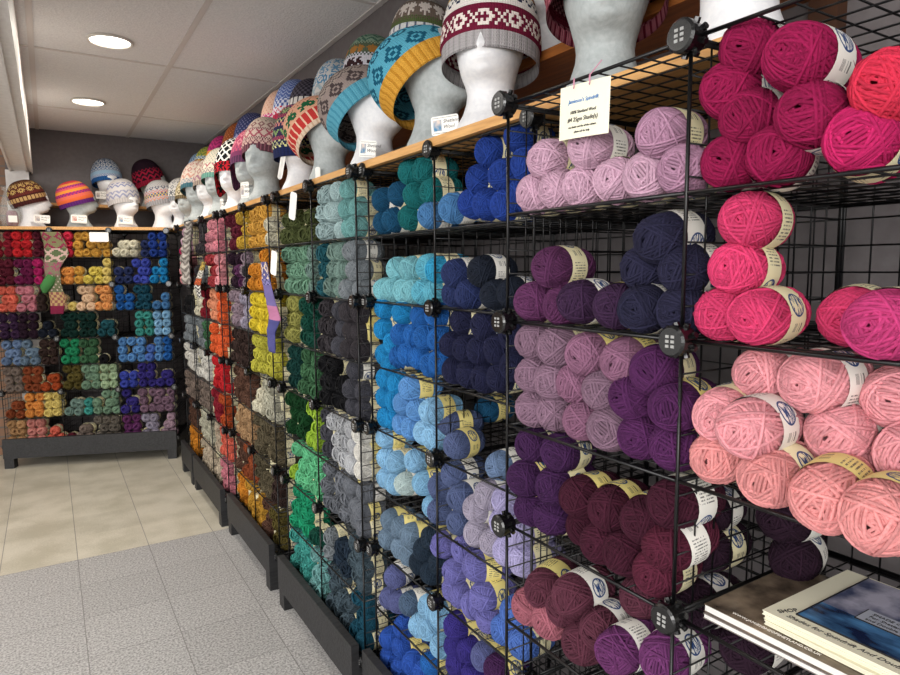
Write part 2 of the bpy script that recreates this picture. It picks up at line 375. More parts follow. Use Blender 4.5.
def ball_hi(seed):
    rnd = random.Random(seed); m = MB(); base_ball(m, 22, 20, .82); sh = [1.0] * len(m.f)
    nb_ = 21; gold = 2.39996
    for q in range(7):
        th = math.radians(rnd.uniform(74, 84)); ph = q * 1.1 + rnd.uniform(-.4, .4); n = Vector((math.sin(th) * math.cos(ph), math.cos(th), math.sin(th) * math.sin(ph)))
        e1 = n.cross(Vector((.3, 1, .2))).normalized(); e2 = n.cross(e1)
        for c in (-.06, .05): m.tube([sup((e1 * math.cos(2 * PI * t / 34) + e2 * math.sin(2 * PI * t / 34) + n * c).normalized(), .86) for t in range(34)], .0021, 4, closed=True); sh += [.95] * (34 * 4)
    for b_ in range(nb_):
        th = math.radians(rnd.choice((42, 50, 58, 64, 69))); ph = b_ * gold + rnd.uniform(-.3, .3)
        n = Vector((math.sin(th) * math.cos(ph), math.cos(th), math.sin(th) * math.sin(ph)))
        e1 = n.cross(Vector((.3, 1, .2))).normalized(); e2 = n.cross(e1)
        k = rnd.choice((3, 4, 5, 6)) if b_ < nb_ - 5 else rnd.choice((1, 2, 3))
        lift = .91 + .13 * b_ / nb_
        for i in range(k):
            c = (i - (k - 1) / 2) * .118 + rnd.uniform(-.025, .025); pts = []
            l2 = lift + rnd.uniform(-.028, .022); shade = rnd.uniform(.74, 1.15)
            for t in range(34):
                a = 2 * PI * t / 34; d = (e1 * math.cos(a) + e2 * math.sin(a) + n * c).normalized(); pts.append(sup(d, l2))
            m.tube(pts, .0022, 4, closed=True); sh += [shade] * (34 * 4)
    m.c = [(q, q, q) for q in sh]
    return m.mesh('wound_ball', M_YARN, True, col=True, uv=True)
BALLS = [ball_hi(s) for s in (1, 2, 3, 4, 5)]
def band_mesh(mt, w_=.036, name='band'):
    m = MB(); N = 28; vs = []; fs = []; uvs = []
    ys = [-w_ / 2, -w_ / 4, 0, w_ / 4, w_ / 2]
    for y in ys:
        for i in range(N):
            a = 2 * PI * i / N; r = BR * 1.085 * (1 - abs(y / BL * 2) ** 3.2) + .0012
            vs.append((r * math.cos(a), y, r * math.sin(a)))
    for j in range(4):
        for i in range(N):
            k = (i + 1) % N; fs.append((j * N + i, (j + 1) * N + i, (j + 1) * N + k, j * N + k))
            uvs.append([(i / N, j / 4), (i / N, (j + 1) / 4), ((i + 1) / N, (j + 1) / 4), ((i + 1) / N, j / 4)])
    m.add(vs, fs, 0, None, uvs); return m.mesh(name, mt, True, uv=True)
BANDS = {'c': band_mesh(M_BANDC), 'w': band_mesh(M_BANDW), 'y': band_mesh(M_BANDY)}
C = {  # colour name -> sRGB
 'raspberry': '930f48', 'hot pink': 'c81a64', 'coral red': 'd62a4a', 'bright pink': 'd8386c', 'deep pink': 'b9346f', 'pale pink': 'e99aa2', 'salmon pink': 'e69493',
 'pale lilac': 'cba2b8', 'dusty lilac': 'b487a2', 'plum': '5c2e55', 'dark plum': '3a2340', 'midnight navy': '28273f', 'mauve': '86687c', 'rose mauve': '8d607b',
 'purple': '522454', 'violet': '40204a', 'maroon': '42182a', 'burgundy': '561f33', 'heather burgundy': '5e3040', 'magenta purple': '6c3468', 'dusty rose': 'a35f6d', 'aubergine': '2e1a2a',
 'royal blue': '213f90', 'teal': '116a6c', 'peacock blue': '174f72', 'denim blue': '4a80b5', 'aqua': '5db2c9', 'pale aqua': '7cc0cb', 'bright aqua': '2a9ac4', 'navy': '2a3560', 'black navy': '1d2330',
 'azure': '1287c4', 'cobalt blue': '1f62ae', 'dark navy': '20223f', 'sky blue': '5c94d0', 'light blue': '86b8dc', 'powder blue': '7fb3d6', 'ice grey': 'b8cccb', 'slate blue': '525f86',
 'lilac grey': 'a39bae', 'lavender': 'a9a2cc', 'dusty blue': '6f87ab', 'periwinkle': '6f6cae', 'grey blue': '6f869c', 'ink blue': '22303f', 'storm blue': '4b5f78', 'indigo': '3a3082', 'cornflower': '4f74c2', 'deep blue': '2a55b0', 'cool periwinkle': '5a6090',
 'frost': 'a3bcbd', 'aqua teal': '6fa5a3', 'dark teal': '1e545e', 'grey green': '748f86', 'grey': '7b8287', 'charcoal': '393539', 'black': '17171a', 'dark heather grey': '46464e', 'silver': 'b4b6ba', 'white': 'dad7cf', 'mid grey': '6f737b', 'petrol': '164a5e', 'slate': '465660',
 'olive': '4f5730', 'sage green': '6f9a80', 'pale olive': '9c9a4d', 'pine green': '0f4a3c', 'bottle green': '0f3a35', 'moss green': '3f6a48', 'forest green': '12401f', 'lime': '92b62e', 'mint': '63c08a', 'emerald': '119a6c', 'turquoise': '3f9d93', 'jade': '1c8a5b',
 'gold': 'd9a13c', 'mustard': 'bf9a2c', 'amber': 'd98a1c', 'bright yellow': 'e6cc1e', 'lemon': 'e6cf55', 'chartreuse': 'bcb63a', 'cream': 'dcd6bd', 'stone': 'b9b6a2', 'brown olive': '5d5440', 'dark brown': '3c2c28', 'ochre': 'c2902a', 'khaki': '5f5426',
 'wine': '5e1a2c', 'heather mauve': '8f7c88', 'brown': '5b3e31', 'camel': 'b08c64', 'rust': '8c4424', 'taupe': '7e6f66', 'pink': 'd78391', 'coral': 'e46a55', 'peach': 'ef9c74', 'orange': 'e8622a', 'red': 'cc1f28', 'crimson': '8c1a2c', 'beige': 'c3b39c', 'magenta': 'b11a62', 'dark magenta': '711a4a',
 'rust orange': 'b04a1e', 'rose pink': 'c9808c', 'brick red': 'a83a40', 'tangerine': 'e79440', 'pale yellow': 'e8cf72', 'pale peach': 'ecc6a0', 'salmon': 'd88a80', 'sand': 'b88d5f', 'greige': '6e665d', 'pale mauve': 'b394a4', 'steel blue': '3f5f86', 'dark green': '10322c', 'sage': '7c9d82', 'pale sage': 'a5bd96', 'blue violet': '3f4db0', 'light orange': 'eda058',
}
def ycol(n):
    c = lin(C[n]); l = .3 * c[0] + .55 * c[1] + .15 * c[2]; k = .80
    return tuple(max(0, (l + (v - l) * .95)) * k for v in c)
PIX = []
def P(rack, bay, shelf, text):
    """colour: x,y[,depth] ...; a letter after a value gives the band"""
    for seg in text.strip().split(';'):
        seg = seg.strip()
        if not seg: continue
        col, pts = seg.split(':')
        for t in pts.split():
            a = t.split(','); PIX.append((rack, bay, shelf, col.strip(), float(a[0]), float(a[1]), float(a[2]) if len(a) > 2 and a[2] else 0.0, a[3] if len(a) > 3 else None))
P(RA, 1, 0, "raspberry: 736,57,0,w 795,84,-.02,w 728,98,,w 788,131,-.01,w 724,145,,w 721,186,,w 782,180,,w; hot pink: 850,173,,c; coral red: 877,113,,w 905,158,,w")
P(RA, 1, 1, "bright pink: 736,239,,c 721,279,,c 715,320,,c 771,326,-.01,c 815,318,.07,c; deep pink: 881,331,-.02,c")
P(RA, 1, 2, "pale pink: 762,392,.04,w 819,399,.03,w 718,439,,c 764,444,-.03,w 820,440,.05,w 880,409,.08,w 889,455,.05,w 857,473,.06,w; salmon pink: 709,481,,c 757,491,-.02,c 816,508,-.03,y 871,531,-.045,y 817,474,.10,c")
P(RA, 0, 0, "pale lilac: 540,184,,c 581,166,-.01,w 529,213,,c 552,210,,c 580,203,,c 610,198,,c 640,197,,c; dusty lilac: 662,156,-.01,c 673,194,,c")
P(RA, 0, 1, "plum: 550,273,,c 531,304,,c 553,302,.01,c; dark plum: 578,303,-.01,w 608,307,,y; midnight navy: 660,249,-.01,w 647,281,.01,w 682,279,,w 642,311,-.01,w 677,315,,w")
P(RA, 0, 2, "mauve: 533,355,,w 552,362,,c 524,387,,c 545,399,,c 519,421,,c 546,431,,c 601,407,,y 602,448,,c; rose mauve: 582,359,-.01,y 612,371,,y 571,400,,c 573,439,,c; purple: 647,384,-.01,c 628,424,,c 671,424,-.01,y 631,460,,c 667,472,,c")
P(RA, 0, 3, "violet: 522,455,,c 554,464,,c 522,489,-.02,y 548,492,,c 529,516,,c 550,525,,c; maroon: 573,501,,y 605,510,,y 637,521,-.01,y 673,513,,w 575,537,,c 618,553,,c 583,565,.02,c; burgundy: 668,547,-.01,w 647,575,-.01,c; aubergine: 716,520,.09,w 716,553,.10,c 756,512,.17,w 762,545,.18,w")
P(RA, 0, 4, "heather burgundy: 532,613,,y 566,609,-.02,w 551,634,,c 590,624,-.01,w 577,650,,c 640,609,.04,w; magenta purple: 617,642,-.03,w 660,655,,w; dusty rose: 527,648,,c 546,662,,w; aubergine: 690,620,.06,w 722,640,.08,w 708,605,.12,w")
P(RB, 1, 0, "royal blue: 488,154,,c 482,183,,c 503,178,,c 524,165,,c 518,139,,c 475,204,,c 488,199,,c 501,199,,c 516,194,,c; denim blue: 452,207,-.01,w")
P(RB, 0, 0, "teal: 411,174,,c 425,172,,c 414,194,,c 430,193,,c 409,217,,c; peacock blue: 397,195,,c 383,203,,w 379,220,,w 392,219,,w; denim blue: 428,211,-.01,w")
P(RB, 0, 1, "pale aqua: 396,271,,c 411,273,,c 380,291,,c 390,291,,c 401,293,,c 411,294,,c; aqua: 427,268,,c 421,294,,c 433,294,,c")
P(RB, 1, 1, "bright aqua: 441,269,,c; navy: 453,277,-.01,w 451,299,,w 468,298,,w; black navy: 481,273,-.01,w 494,296,,w 508,294,,w")
P(RB, 0, 2, "azure: 383,313,,c 403,315,,c 383,332,,c 379,350,,c 390,351,,c; cobalt blue: 421,318,,c 403,334,,c 414,338,,c 425,340,,c 400,353,,c 410,356,,c 420,358,,c 431,361,,c")
P(RB, 1, 2, "cobalt blue: 437,320,,c 437,341,,c 441,364,,c; dark navy: 462,323,-.01,c 485,329,-.01,w 453,345,,c 467,351,,c 482,355,,c 496,347,,c 451,368,,c 466,373,,c 480,376,,c 494,376,,c 511,340,,c 510,362,,c")
P(RB, 0, 3, "azure: 391,378,,w 382,388,,c 393,391,,c 381,403,,c 391,406,,c 381,419,,c 391,423,,c; sky blue: 411,390,-.01,y 403,408,,c 415,413,,y 400,427,,c 409,431,,c; light blue: 433,417,-.01,y 421,435,,c 433,438,,c")
P(RB, 1, 3, "slate blue: 453,445,-.02,y 444,430,.03,y; peacock blue: 491,411,.14,y")
P(RB, 0, 4, "light blue: 385,440,,y 382,454,,c 393,463,,c 413,461,-.01,y 381,473,,c 391,481,,c; ice grey: 405,484,-.01,w; powder blue: 425,491,-.01,y 432,503,,c")
P(RB, 1, 4, "slate blue: 450,472,,w 445,493,,c 460,497,-.01,w 445,513,,c 458,524,,c; lilac grey: 474,513,-.01,w 491,494,,w 478,536,,c 492,541,,c; lavender: 501,506,,w 500,520,.01,w 505,556,,c 522,543,,c 524,568,,c; dusty blue: 498,472,.03,w")
P(RB, 0, 5, "grey blue: 389,524,,y 401,534,,y 384,540,,c 410,545,,y 402,558,,c 414,566,,c; ink blue: 432,543,-.01,y 424,554,,c 435,564,,c 416,586,,c 433,582,,c")
P(RB, 1, 5, "periwinkle: 463,549,,y 449,560,,c 452,581,,c 478,573,-.02,y 450,600,,c 462,607,,c 481,598,-.02,y 473,618,,c 491,630,,c; cornflower: 513,616,,y 513,641,,c 502,655,,c")
P(RB, 0, 6, "cool periwinkle: 392,575,,w 385,594,,c 397,602,,w; storm blue: 411,609,,w; light blue: 418,621,,c 429,607,,y 430,634,,c 442,619,,c 436,648,,c")
P(RB, 1, 6, "indigo: 459,636,-.01,y 448,645,,y 467,648,,c 456,662,,c 470,668,,c; cool periwinkle: 482,658,,y; violet: 494,668,,y")
P(RB, 0, 7, "deep blue: 385,647,,y 402,628,,y 403,646,,y 390,664,,c 411,661,,y 402,672,,c 424,672,,c; cobalt blue: 430,664,,y")
ALL = []    # rack, bay, shelf, colour, (lx,ly,lz), bandkey, rowbuilt
def shelf_z(k): return ZP - W / 2 * (k + 1)
bins = {}
for (rk, bay, sh_, col, px, py, dep, bd) in PIX:
    p = onx(px, py, rk.loc.x + .030 + dep); l = rk.w2l(p)
    bins.setdefault((id(rk), sh_), []).append([rk, bay, sh_, col, l[0], l[1] + .032, l[2], bd, l[0], l[2]])
for (rid, sh_), L in bins.items():
    zf = shelf_z(sh_) + BR * .98 + .003
    for it in range(60):
        for a in L:
            a[4] += (a[8] - a[4]) * .06; a[6] += (a[9] - a[6]) * .06
        for i in range(len(L)):
            for j in range(i):
                a, b_ = L[i], L[j]
                if abs(a[5] - b_[5]) > .085: continue
                dx, dz = a[4] - b_[4], a[6] - b_[6]; d = math.hypot(dx, dz) or 1e-6; t = .0615
                if d < t:
                    k = (t - d) / d * .5; a[4] += dx * k; b_[4] -= dx * k; a[6] += dz * k; b_[6] -= dz * k
        for a in L:
            a[6] = max(a[6], zf)
            lo, hi = .034, a[0].nb * W - .034
            a[4] = min(max(a[4], lo), hi)
    for a in L:
        bay = int(a[4] // W); e0 = bay * W
        if a[4] - e0 < .030 and bay > 0: a[4] = e0 + .030
        if e0 + W - a[4] < .030: a[4] = e0 + W - .030
        ALL.append((a[0], bay, a[2], a[3], (a[4], a[5], a[6]), a[7]))
def G(rk, bay, shelf, text, per=6, layers_pitch=.0575):
    """text: 'colour n x layers, ...' columns of balls from the left of the bay"""
    segs = []
    for t in text.split(','):
        t = t.strip(); a = t.rsplit(' ', 1); n, l = a[1].split('x'); segs.append((a[0].strip(), float(n), int(l)))
    tot = sum(s_[1] for s_ in segs); pitch = (W - .012) / max(per, tot); x = .006
    for col, n, l in segs:
        n = int(n)
        if col == '-': x += n * pitch; continue
        for i in range(n):
            for j in range(l):
                sx = (.5 * pitch if (j % 2 and i < n - 1 and random.random() < .6) else 0)
                if j == l - 1 and l > 1 and random.random() < .12: continue
                lx = min(max(x + (i + .5) * pitch + sx + random.uniform(-.004, .004), .034), W - .032)
                ALL.append((rk, bay, shelf, col, (bay * W + lx, .062 + random.uniform(-.012, .012), shelf_z(shelf) + BR * .97 + j * layers_pitch + random.uniform(0, .002)), None))
        x += n * pitch
# rack C: bay 0 is the left (far) bay
for k, t in enumerate(["olive 3x2,olive 2x2", "sage green 4x3,grey green 1x3", "pale olive 2x3,pine green 3x3", "bottle green 2x3,moss green 3x3", "forest green 3x3,lime 2x3", "lime 1x1,mint 4x3", "emerald 3x3,pine green 2x2", "turquoise 3x3,aqua teal 2x3"]): G(RC, 0, k, t, 5)
for k, t in enumerate(["frost 3x3,aqua teal 2x3", "dark teal 1x3,grey green 2x3,grey 2x3", "charcoal 2x3,dark heather grey 1x3,charcoal 2x3", "black 3x3,dark heather grey 2x3", "dark heather grey 1x3,silver 3x3,white 1x3", "mid grey 5x3", "grey 1x2,ink blue 2x2,slate 2x3", "slate 3x3,petrol 2x3"]): G(RC, 1, k, t, 5)
for k, t in enumerate(["wine 3x3,mustard 2x3", "aubergine 2x3,plum 1x3,heather mauve 1x3,charcoal 1x2", "heather mauve 3x3,lilac grey 2x3", "dark brown 5x3", "brown 5x3", "camel 5x3", "brown 2x3,rust 3x3", "amber 2x3,ochre 3x3"]): G(RD, 0, k, t, 5)
for k, t in enumerate(["gold 4x3,cream 1x3", "amber 2x2,amber 2x3,-  1x1", "bright yellow 4x3,pale olive 1x2", "chartreuse 5x3", "cream 2x2,stone 3x3", "brown olive 5x3", "brown olive 3x3,dark brown 2x3", "ochre 1x3,brown 2x3,khaki 2x3"]): G(RD, 1, k, t, 5)
for k, t in enumerate(["rose pink 3x3,pink 2x3", "brick red 3x3,pale pink 2x3", "peach 3x3,orange 2x3", "orange 5x3", "red 5x3", "crimson 3x3,rust orange 2x3", "beige 2x3,coral 3x3", "beige 2x3,pink 3x3"]): G(RE, 1, k, t, 5)
for k, t in enumerate(["-  2x1,charcoal 2x3", "charcoal 2x2,grey 2x2", "cream 2x3,crimson 2x3", "grey 3x3,moss green 1x3", "white 4x3", "taupe 4x3", "stone 5x3", "beige 5x3"]): G(RE, 0, k, t, 5)
for k, t in enumerate(["hot pink 1x1,pale lilac 3x3", "pale pink 5x3", "black 4x2", "grey 4x3", "white 4x3", "taupe 4x3", "brown 4x3", "amber 4x3"]): G(RF, 0, k, t, 5)
BK = [
 ["crimson 2x3,red 2x3,wine 2x3", "coral red 2x3,gold 4x3", "cream 3x2,navy 1x2,royal blue 2x3"],
 ["wine 2x3,dark magenta 2x3,magenta 1x3,-  1x1", "tangerine 2x2,gold 1x2,lemon 2x2,pale yellow 1x3", "navy 2x2,blue violet 2x3,azure 2x3"],
 ["coral 2x3,pink 2x3,dark brown 1x2", "pale peach 1x3,pale yellow 1x2,pale peach 2x3,light orange 2x3", "cobalt blue 2x3,petrol 2x3,denim blue 2x2"],
 ["dark plum 2x3,aubergine 2x3,black navy 2x2", "dark green 4x3,dark teal 2x2", "-  2x1,turquoise 2x3,light blue 2x3"],
 ["dusty blue 2x3,grey blue 2x3,dark brown 2x3", "jade 2x3,moss green 2x3,black 1x2,-  1x1", "sky blue 3x3,cornflower 1x2,sky blue 1x3,cobalt blue 1x3"],
 ["taupe 2x3,rust 2x3,rust orange 2x2", "khaki 2x3,sage 2x3,pale sage 2x3", "blue violet 2x2,indigo 2x3,indigo 2x2"],
 ["rust 2x2,tangerine 2x3,pale yellow 2x3", "grey green 2x2,turquoise 1x2,sage 3x3", "indigo 2x3,mauve 4x3"],
 ["sand 2x3,salmon 2x3,coral 2x2", "wine 1x1,taupe 2x2,greige 3x3", "magenta purple 2x3,lilac grey 2x3,pale mauve 2x3"],
]
for k, row in enumerate(BK):
    for b_, t in enumerate(row): G(RK, b_, k, t, 6)

bayname = {(id(RA), 0): 'purple', (id(RA), 1): 'pink', (id(RB), 0): 'light-blue', (id(RB), 1): 'navy', (id(RC), 0): 'green', (id(RC), 1): 'grey', (id(RD), 0): 'brown', (id(RD), 1): 'yellow', (id(RE), 0): 'white-and-taupe', (id(RE), 1): 'orange-red', (id(RF), 0): 'corner', (id(RK), 0): 'left back', (id(RK), 1): 'middle back', (id(RK), 2): 'right back'}
ORD = ['first', 'second', 'third', 'fourth', 'fifth', 'sixth', 'seventh', 'eighth', 'ninth', 'tenth', 'eleventh', 'twelfth']
SHN = ['top', 'second', 'third', 'fourth', 'fifth', 'sixth', 'seventh', 'lowest']
ROWN = ['bottom', 'second', 'third', 'fourth', 'fifth']
items = []
for a in ALL:
    wp = a[0].l2w(a[4]); rel = np.array((wp.x, wp.y, wp.z - CZ)); dz = float(rel @ F_)
    sx = 450 + FP * float(rel @ R_) / dz; sy = 337.5 - FP * float(rel @ U_) / dz
    vis = -30 < sx < 930 and -30 < sy < 705
    items.append([a, wp, dz, vis])
items.sort(key=lambda q: q[2])
items = [q for q in items if q[3]]
groups = {}
for q in items:
    a = q[0]; layer = max(0, min(3, int(round((a[4][2] - shelf_z(a[2]) - BR) / .055)))); q.append(layer)
    groups.setdefault((id(a[0]), a[1], a[2], layer), []).append(q)
colcount = {}
for q in items:
    a = q[0]; k = (id(a[0]), a[1], a[2], a[3]); colcount[k] = colcount.get(k, 0) + 1
for g in groups.values():
    g.sort(key=lambda q: q[0][4][0])
    for i, q in enumerate(g): q.append(i)
IND = items[:300]; REST = items[300:]
for n_, (a, wp, dz, vis, layer, idx) in enumerate(IND):
    o = bpy.data.objects.new('yarn_ball', BALLS[n_ % 5]); COL.objects.link(o)
    lx, ly, lz = a[4]; jit = random.gauss(0, .13)
    if a[0] is RA: jit = random.gauss(.10, .12)
    o.location = wp; o.rotation_euler = (random.gauss(0, .06), random.uniform(0, 2 * PI), a[0].rot + jit)
    sc = random.uniform(.98, 1.05) * (1.04 if a[0] is RA and a[1] == 1 and a[2] == 2 else 1.0); o.scale = (sc, sc * random.uniform(.93, 1.05), sc)
    v = random.uniform(.92, 1.08); c_ = ycol(a[3]); o.color = (min(1, c_[0] * v), min(1, c_[1] * v), min(1, c_[2] * v), 1)
    bay = bayname[(id(a[0]), a[1])]
    if colcount[(id(a[0]), a[1], a[2], a[3])] == 1:
        lab = f'the only {a[3]} yarn ball on the {SHN[a[2]]} shelf of the {bay} bay'
    else:
        lab = f'{a[3]} yarn ball, {ORD[idx]} from left, {ROWN[layer]} layer, {SHN[a[2]]} shelf of {bay} bay'
    tag(o, lab, 'ball of yarn', f'yarn balls in the {bay} bay')
    bk = a[5] or random.choice('cccyw')
    bo = bpy.data.objects.new('paper_band', BANDS[bk]); COL.objects.link(bo); bo.parent = o
# the remaining small far balls as one object
def low_ball(seed):
    m = MB(); base_ball(m, 12, 12, .88); rnd = random.Random(seed); sh = [.95] * len(m.f)
    for b_ in range(17):
        th = math.radians(rnd.choice((42, 50, 58, 64, 67))); ph = b_ * 2.4 + rnd.uniform(-.3, .3); n = Vector((math.sin(th) * math.cos(ph), math.cos(th), math.sin(th) * math.sin(ph)))
        e1 = n.cross(Vector((.3, 1, .2))).normalized(); e2 = n.cross(e1); l2 = .90 + .10 * b_ / 17; c = rnd.uniform(-.2, .2); q = rnd.uniform(.78, 1.12)
        m.tube([sup((e1 * math.cos(2 * PI * t / 14) + e2 * math.sin(2 * PI * t / 14) + n * c).normalized(), l2) for t in range(14)], .0036, 3, closed=True); sh += [q] * 42
    N = 12; vs = []; fs = []; uvs = []
    for y in (-.017, .017):
        for i in range(N):
            a = 2 * PI * i / N; vs.append((BR * 1.085 * math.cos(a), y, BR * 1.085 * math.sin(a)))
    for i in range(N):
        k = (i + 1) % N; fs.append((i, N + i, N + k, k)); uvs.append([(i / N, 0), (i / N, 1), ((i + 1) / N, 1), ((i + 1) / N, 0)])
    m.add(vs, fs, 1, None, uvs); return m, sh + [1.0] * N, [Vector(v) for v in m.v]
LBS = [low_ball(q) for q in (11, 12, 13)]; big = MB()
for (a, wp, dz, vis, layer, idx) in REST:
    mt = Matrix.Translation(wp) @ Euler((random.gauss(0, .08), random.uniform(0, 6.28), a[0].rot + random.gauss(0, .15)), 'XYZ').to_matrix().to_4x4()
    LB, sh, lv = random.choice(LBS); v = random.uniform(.85, 1.12); cb_ = ycol(a[3]); o = len(big.v)
    big.v += [tuple(mt @ q) for q in lv]; big.f += [tuple(i + o for i in f) for f in LB.f]; big.m += LB.m; big.uv += LB.uv; big.c += [tuple(min(1, q * v * k) for q in cb_) for k in sh]
o = link('yarn_balls', big.mesh('far_balls', [M_YARNS, M_BANDC], True, col=True, uv=True))
tag(o, 'hundreds of small yarn balls of all colours packed in the distant racks', 'balls of yarn', None, 'stuff')
print('balls', len(items), 'individual', len(IND))
#@@PART2
# ------------------------------------------------------------------ foam heads
def head_mesh(name, mt, features=True):
    N = 40
    prof = [(0, .074, .080, 0), (.006, .078, .084, 0), (.018, .074, .080, 0), (.04, .062, .066, -.003), (.065, .054, .057, -.004), (.085, .052, .056, -.004), (.10, .054, .062, .001), (.112, .058, .078, .010), (.122, .061, .088, .015),
            (.135, .064, .094, .015), (.15, .068, .098, .012), (.165, .071, .101, .008), (.18, .074, .104, .004), (.195, .0765, .106, .001), (.21, .078, .107, -.002), (.225, .078, .106, -.004), (.24, .076, .102, -.005), (.255, .070, .094, -.006), (.27, .060, .080, -.006), (.283, .046, .062, -.006), (.293, .028, .038, -.006), (.297, .010, .014, -.006)]
    # resample
    hs = [p[0] for p in prof]; H = np.linspace(0, .297, 64); H = np.concatenate([H[:1], H[1:]])
    A = np.interp(H, hs, [p[1] for p in prof]); B = np.interp(H, hs, [p[2] for p in prof]); Cc = np.interp(H, hs, [p[3] for p in prof])
    vs = []; fs = []
    for h, a, b_, c in zip(H, A, B, Cc):
        for i in range(N):
            t = 2 * PI * i / N; x = a * math.sin(t); y = c + b_ * math.cos(t)
            tt = (t + PI) % (2 * PI) - PI
            if features:
                g = lambda s_, t0, st, h0, sh: s_ * math.exp(-((abs(tt) - t0) / st) ** 2 - ((h - h0) / sh) ** 2)
                y += g(.020, 0, .13, .160, .010) + g(.011, 0, .11, .176, .013)        # nose
                y -= g(.011, .36, .20, .183, .012)                                   # eye sockets
                y += g(.004, .36, .12, .182, .006)                                   # closed eyes
                y += g(.005, .30, .35, .200, .010)                                   # brow
                y += g(.007, 0, .22, .1375, .0035) + g(.006, 0, .17, .1305, .003) - g(.004, 0, .2, .1440, .004) - g(.004, 0, .3, .124, .004)   # lips
                y += g(.007, 0, .25, .114, .008)                                     # chin
                x += math.copysign(1, math.sin(t)) * (.004 * math.exp(-((abs(tt) - 1.65) / .12) ** 2 - ((h - .165) / .022) ** 2))   # ears
            vs.append((x, y, h))
    M = len(H)
    for j in range(M - 1):
        for i in range(N): k = (i + 1) % N; fs.append((j * N + i, j * N + k, (j + 1) * N + k, (j + 1) * N + i)[::-1])
    fs.append(tuple(range(N))); fs.append(tuple((M - 1) * N + i for i in range(N))[::-1])
    m = MB(); m.add(vs, fs); return m.mesh(name, mt, True)
HEADW = head_mesh('white_head', M_FOAM); HEADG = head_mesh('grey_head', M_FOAMG)
# ------------------------------------------------------------------ knitted hats
MOT = {
 'dots': ['1000', '0000', '0010', '0000'], 'check': ['10', '01'], 'check2': ['1100', '1100', '0011', '0011'], 'rib': ['110'], 'zig': ['10001', '01010', '00100'],
 'wave': ['11000000', '11100001', '01110011', '00111110', '00011100'], 'lines': ['1'],
 'diamond': ['00010000', '00111000', '01101100', '11000110', '01101100', '00111000', '00010000', '10000001'],
 'flower': ['0001010000', '0101110100', '0011011000', '1110001110', '0011011000', '0101110100', '0001010000', '0000000001', '1000000011'],
 'net': ['11000011', '01100110', '00111100', '00011000', '00111100', '01100110', '11000011'],
 'star': ['0100010010', '0110110011', '0011100001', '1111111000', '0011100001', '0110110011', '0100010010', '0000000000'],
 'tulip': ['00010000', '00010000', '01010100', '01111100', '00111000', '01111100', '11111110', '11111110', '01111100', '01010100', '00000000'],
 'acorn': ['00111000', '01111100', '01111100', '11111110', '01111100', '00010000', '00000000'],
 'squirrel': ['011100011100', '111110011000', '110111110000', '111111111100', '011111101100', '001111100000', '011011000000', '000000000000'],
 'xo': ['10001001110', '01010011011', '00100110001', '01010011011', '10001001110'],
 'lozenge': ['0000110000', '0001111000', '0011001100', '0110110110', '0110110110', '0011001100', '0001111000', '0000110000'],
 'ring': ['0111100', '1100110', '1001010', '1010010', '1100110', '0111100', '0000000'],
 'strip': ['1110'],
}
M_KNIT = mat('knitted_wool', '#ffffff', .95, spec=.1)
vc = nn(M_KNIT, 'ShaderNodeVertexColor'); vc.layer_name = 'Col'; lk(M_KNIT, vc.outputs[0], bsdf(M_KNIT).inputs['Base Color'])
uvn = nn(M_KNIT, 'ShaderNodeUVMap'); spk = nn(M_KNIT, 'ShaderNodeSeparateXYZ'); lk(M_KNIT, uvn.outputs[0], spk.inputs[0])
hu = mth(M_KNIT, 'ABSOLUTE', mth(M_KNIT, 'SINE', mth(M_KNIT, 'MULTIPLY', spk.outputs[0], PI)))
hv = mth(M_KNIT, 'ABSOLUTE', mth(M_KNIT, 'SINE', mth(M_KNIT, 'MULTIPLY', mth(M_KNIT, 'ADD', spk.outputs[1], mth(M_KNIT, 'MULTIPLY', hu, .4)), PI)))
bp = nn(M_KNIT, 'ShaderNodeBump'); bp.inputs['Strength'].default_value = .9; bp.inputs['Distance'].default_value = .002
lk(M_KNIT, mth(M_KNIT, 'MULTIPLY', hu, hv), bp.inputs['Height']); lk(M_KNIT, bp.outputs[0], bsdf(M_KNIT).inputs['Normal'])
def stitch(rows, r, i):
    """rows: list of (height, motif, fg, bg)"""
    z = 0
    for hgt, mo, fg, bg in rows:
        if r < z + hgt or (hgt, mo, fg, bg) == rows[-1]:
            if mo == 'plain': return bg
            M = MOT[mo]; return fg if M[(r - z) % len(M)][i % len(M[0])] == '1' else bg
        z += hgt
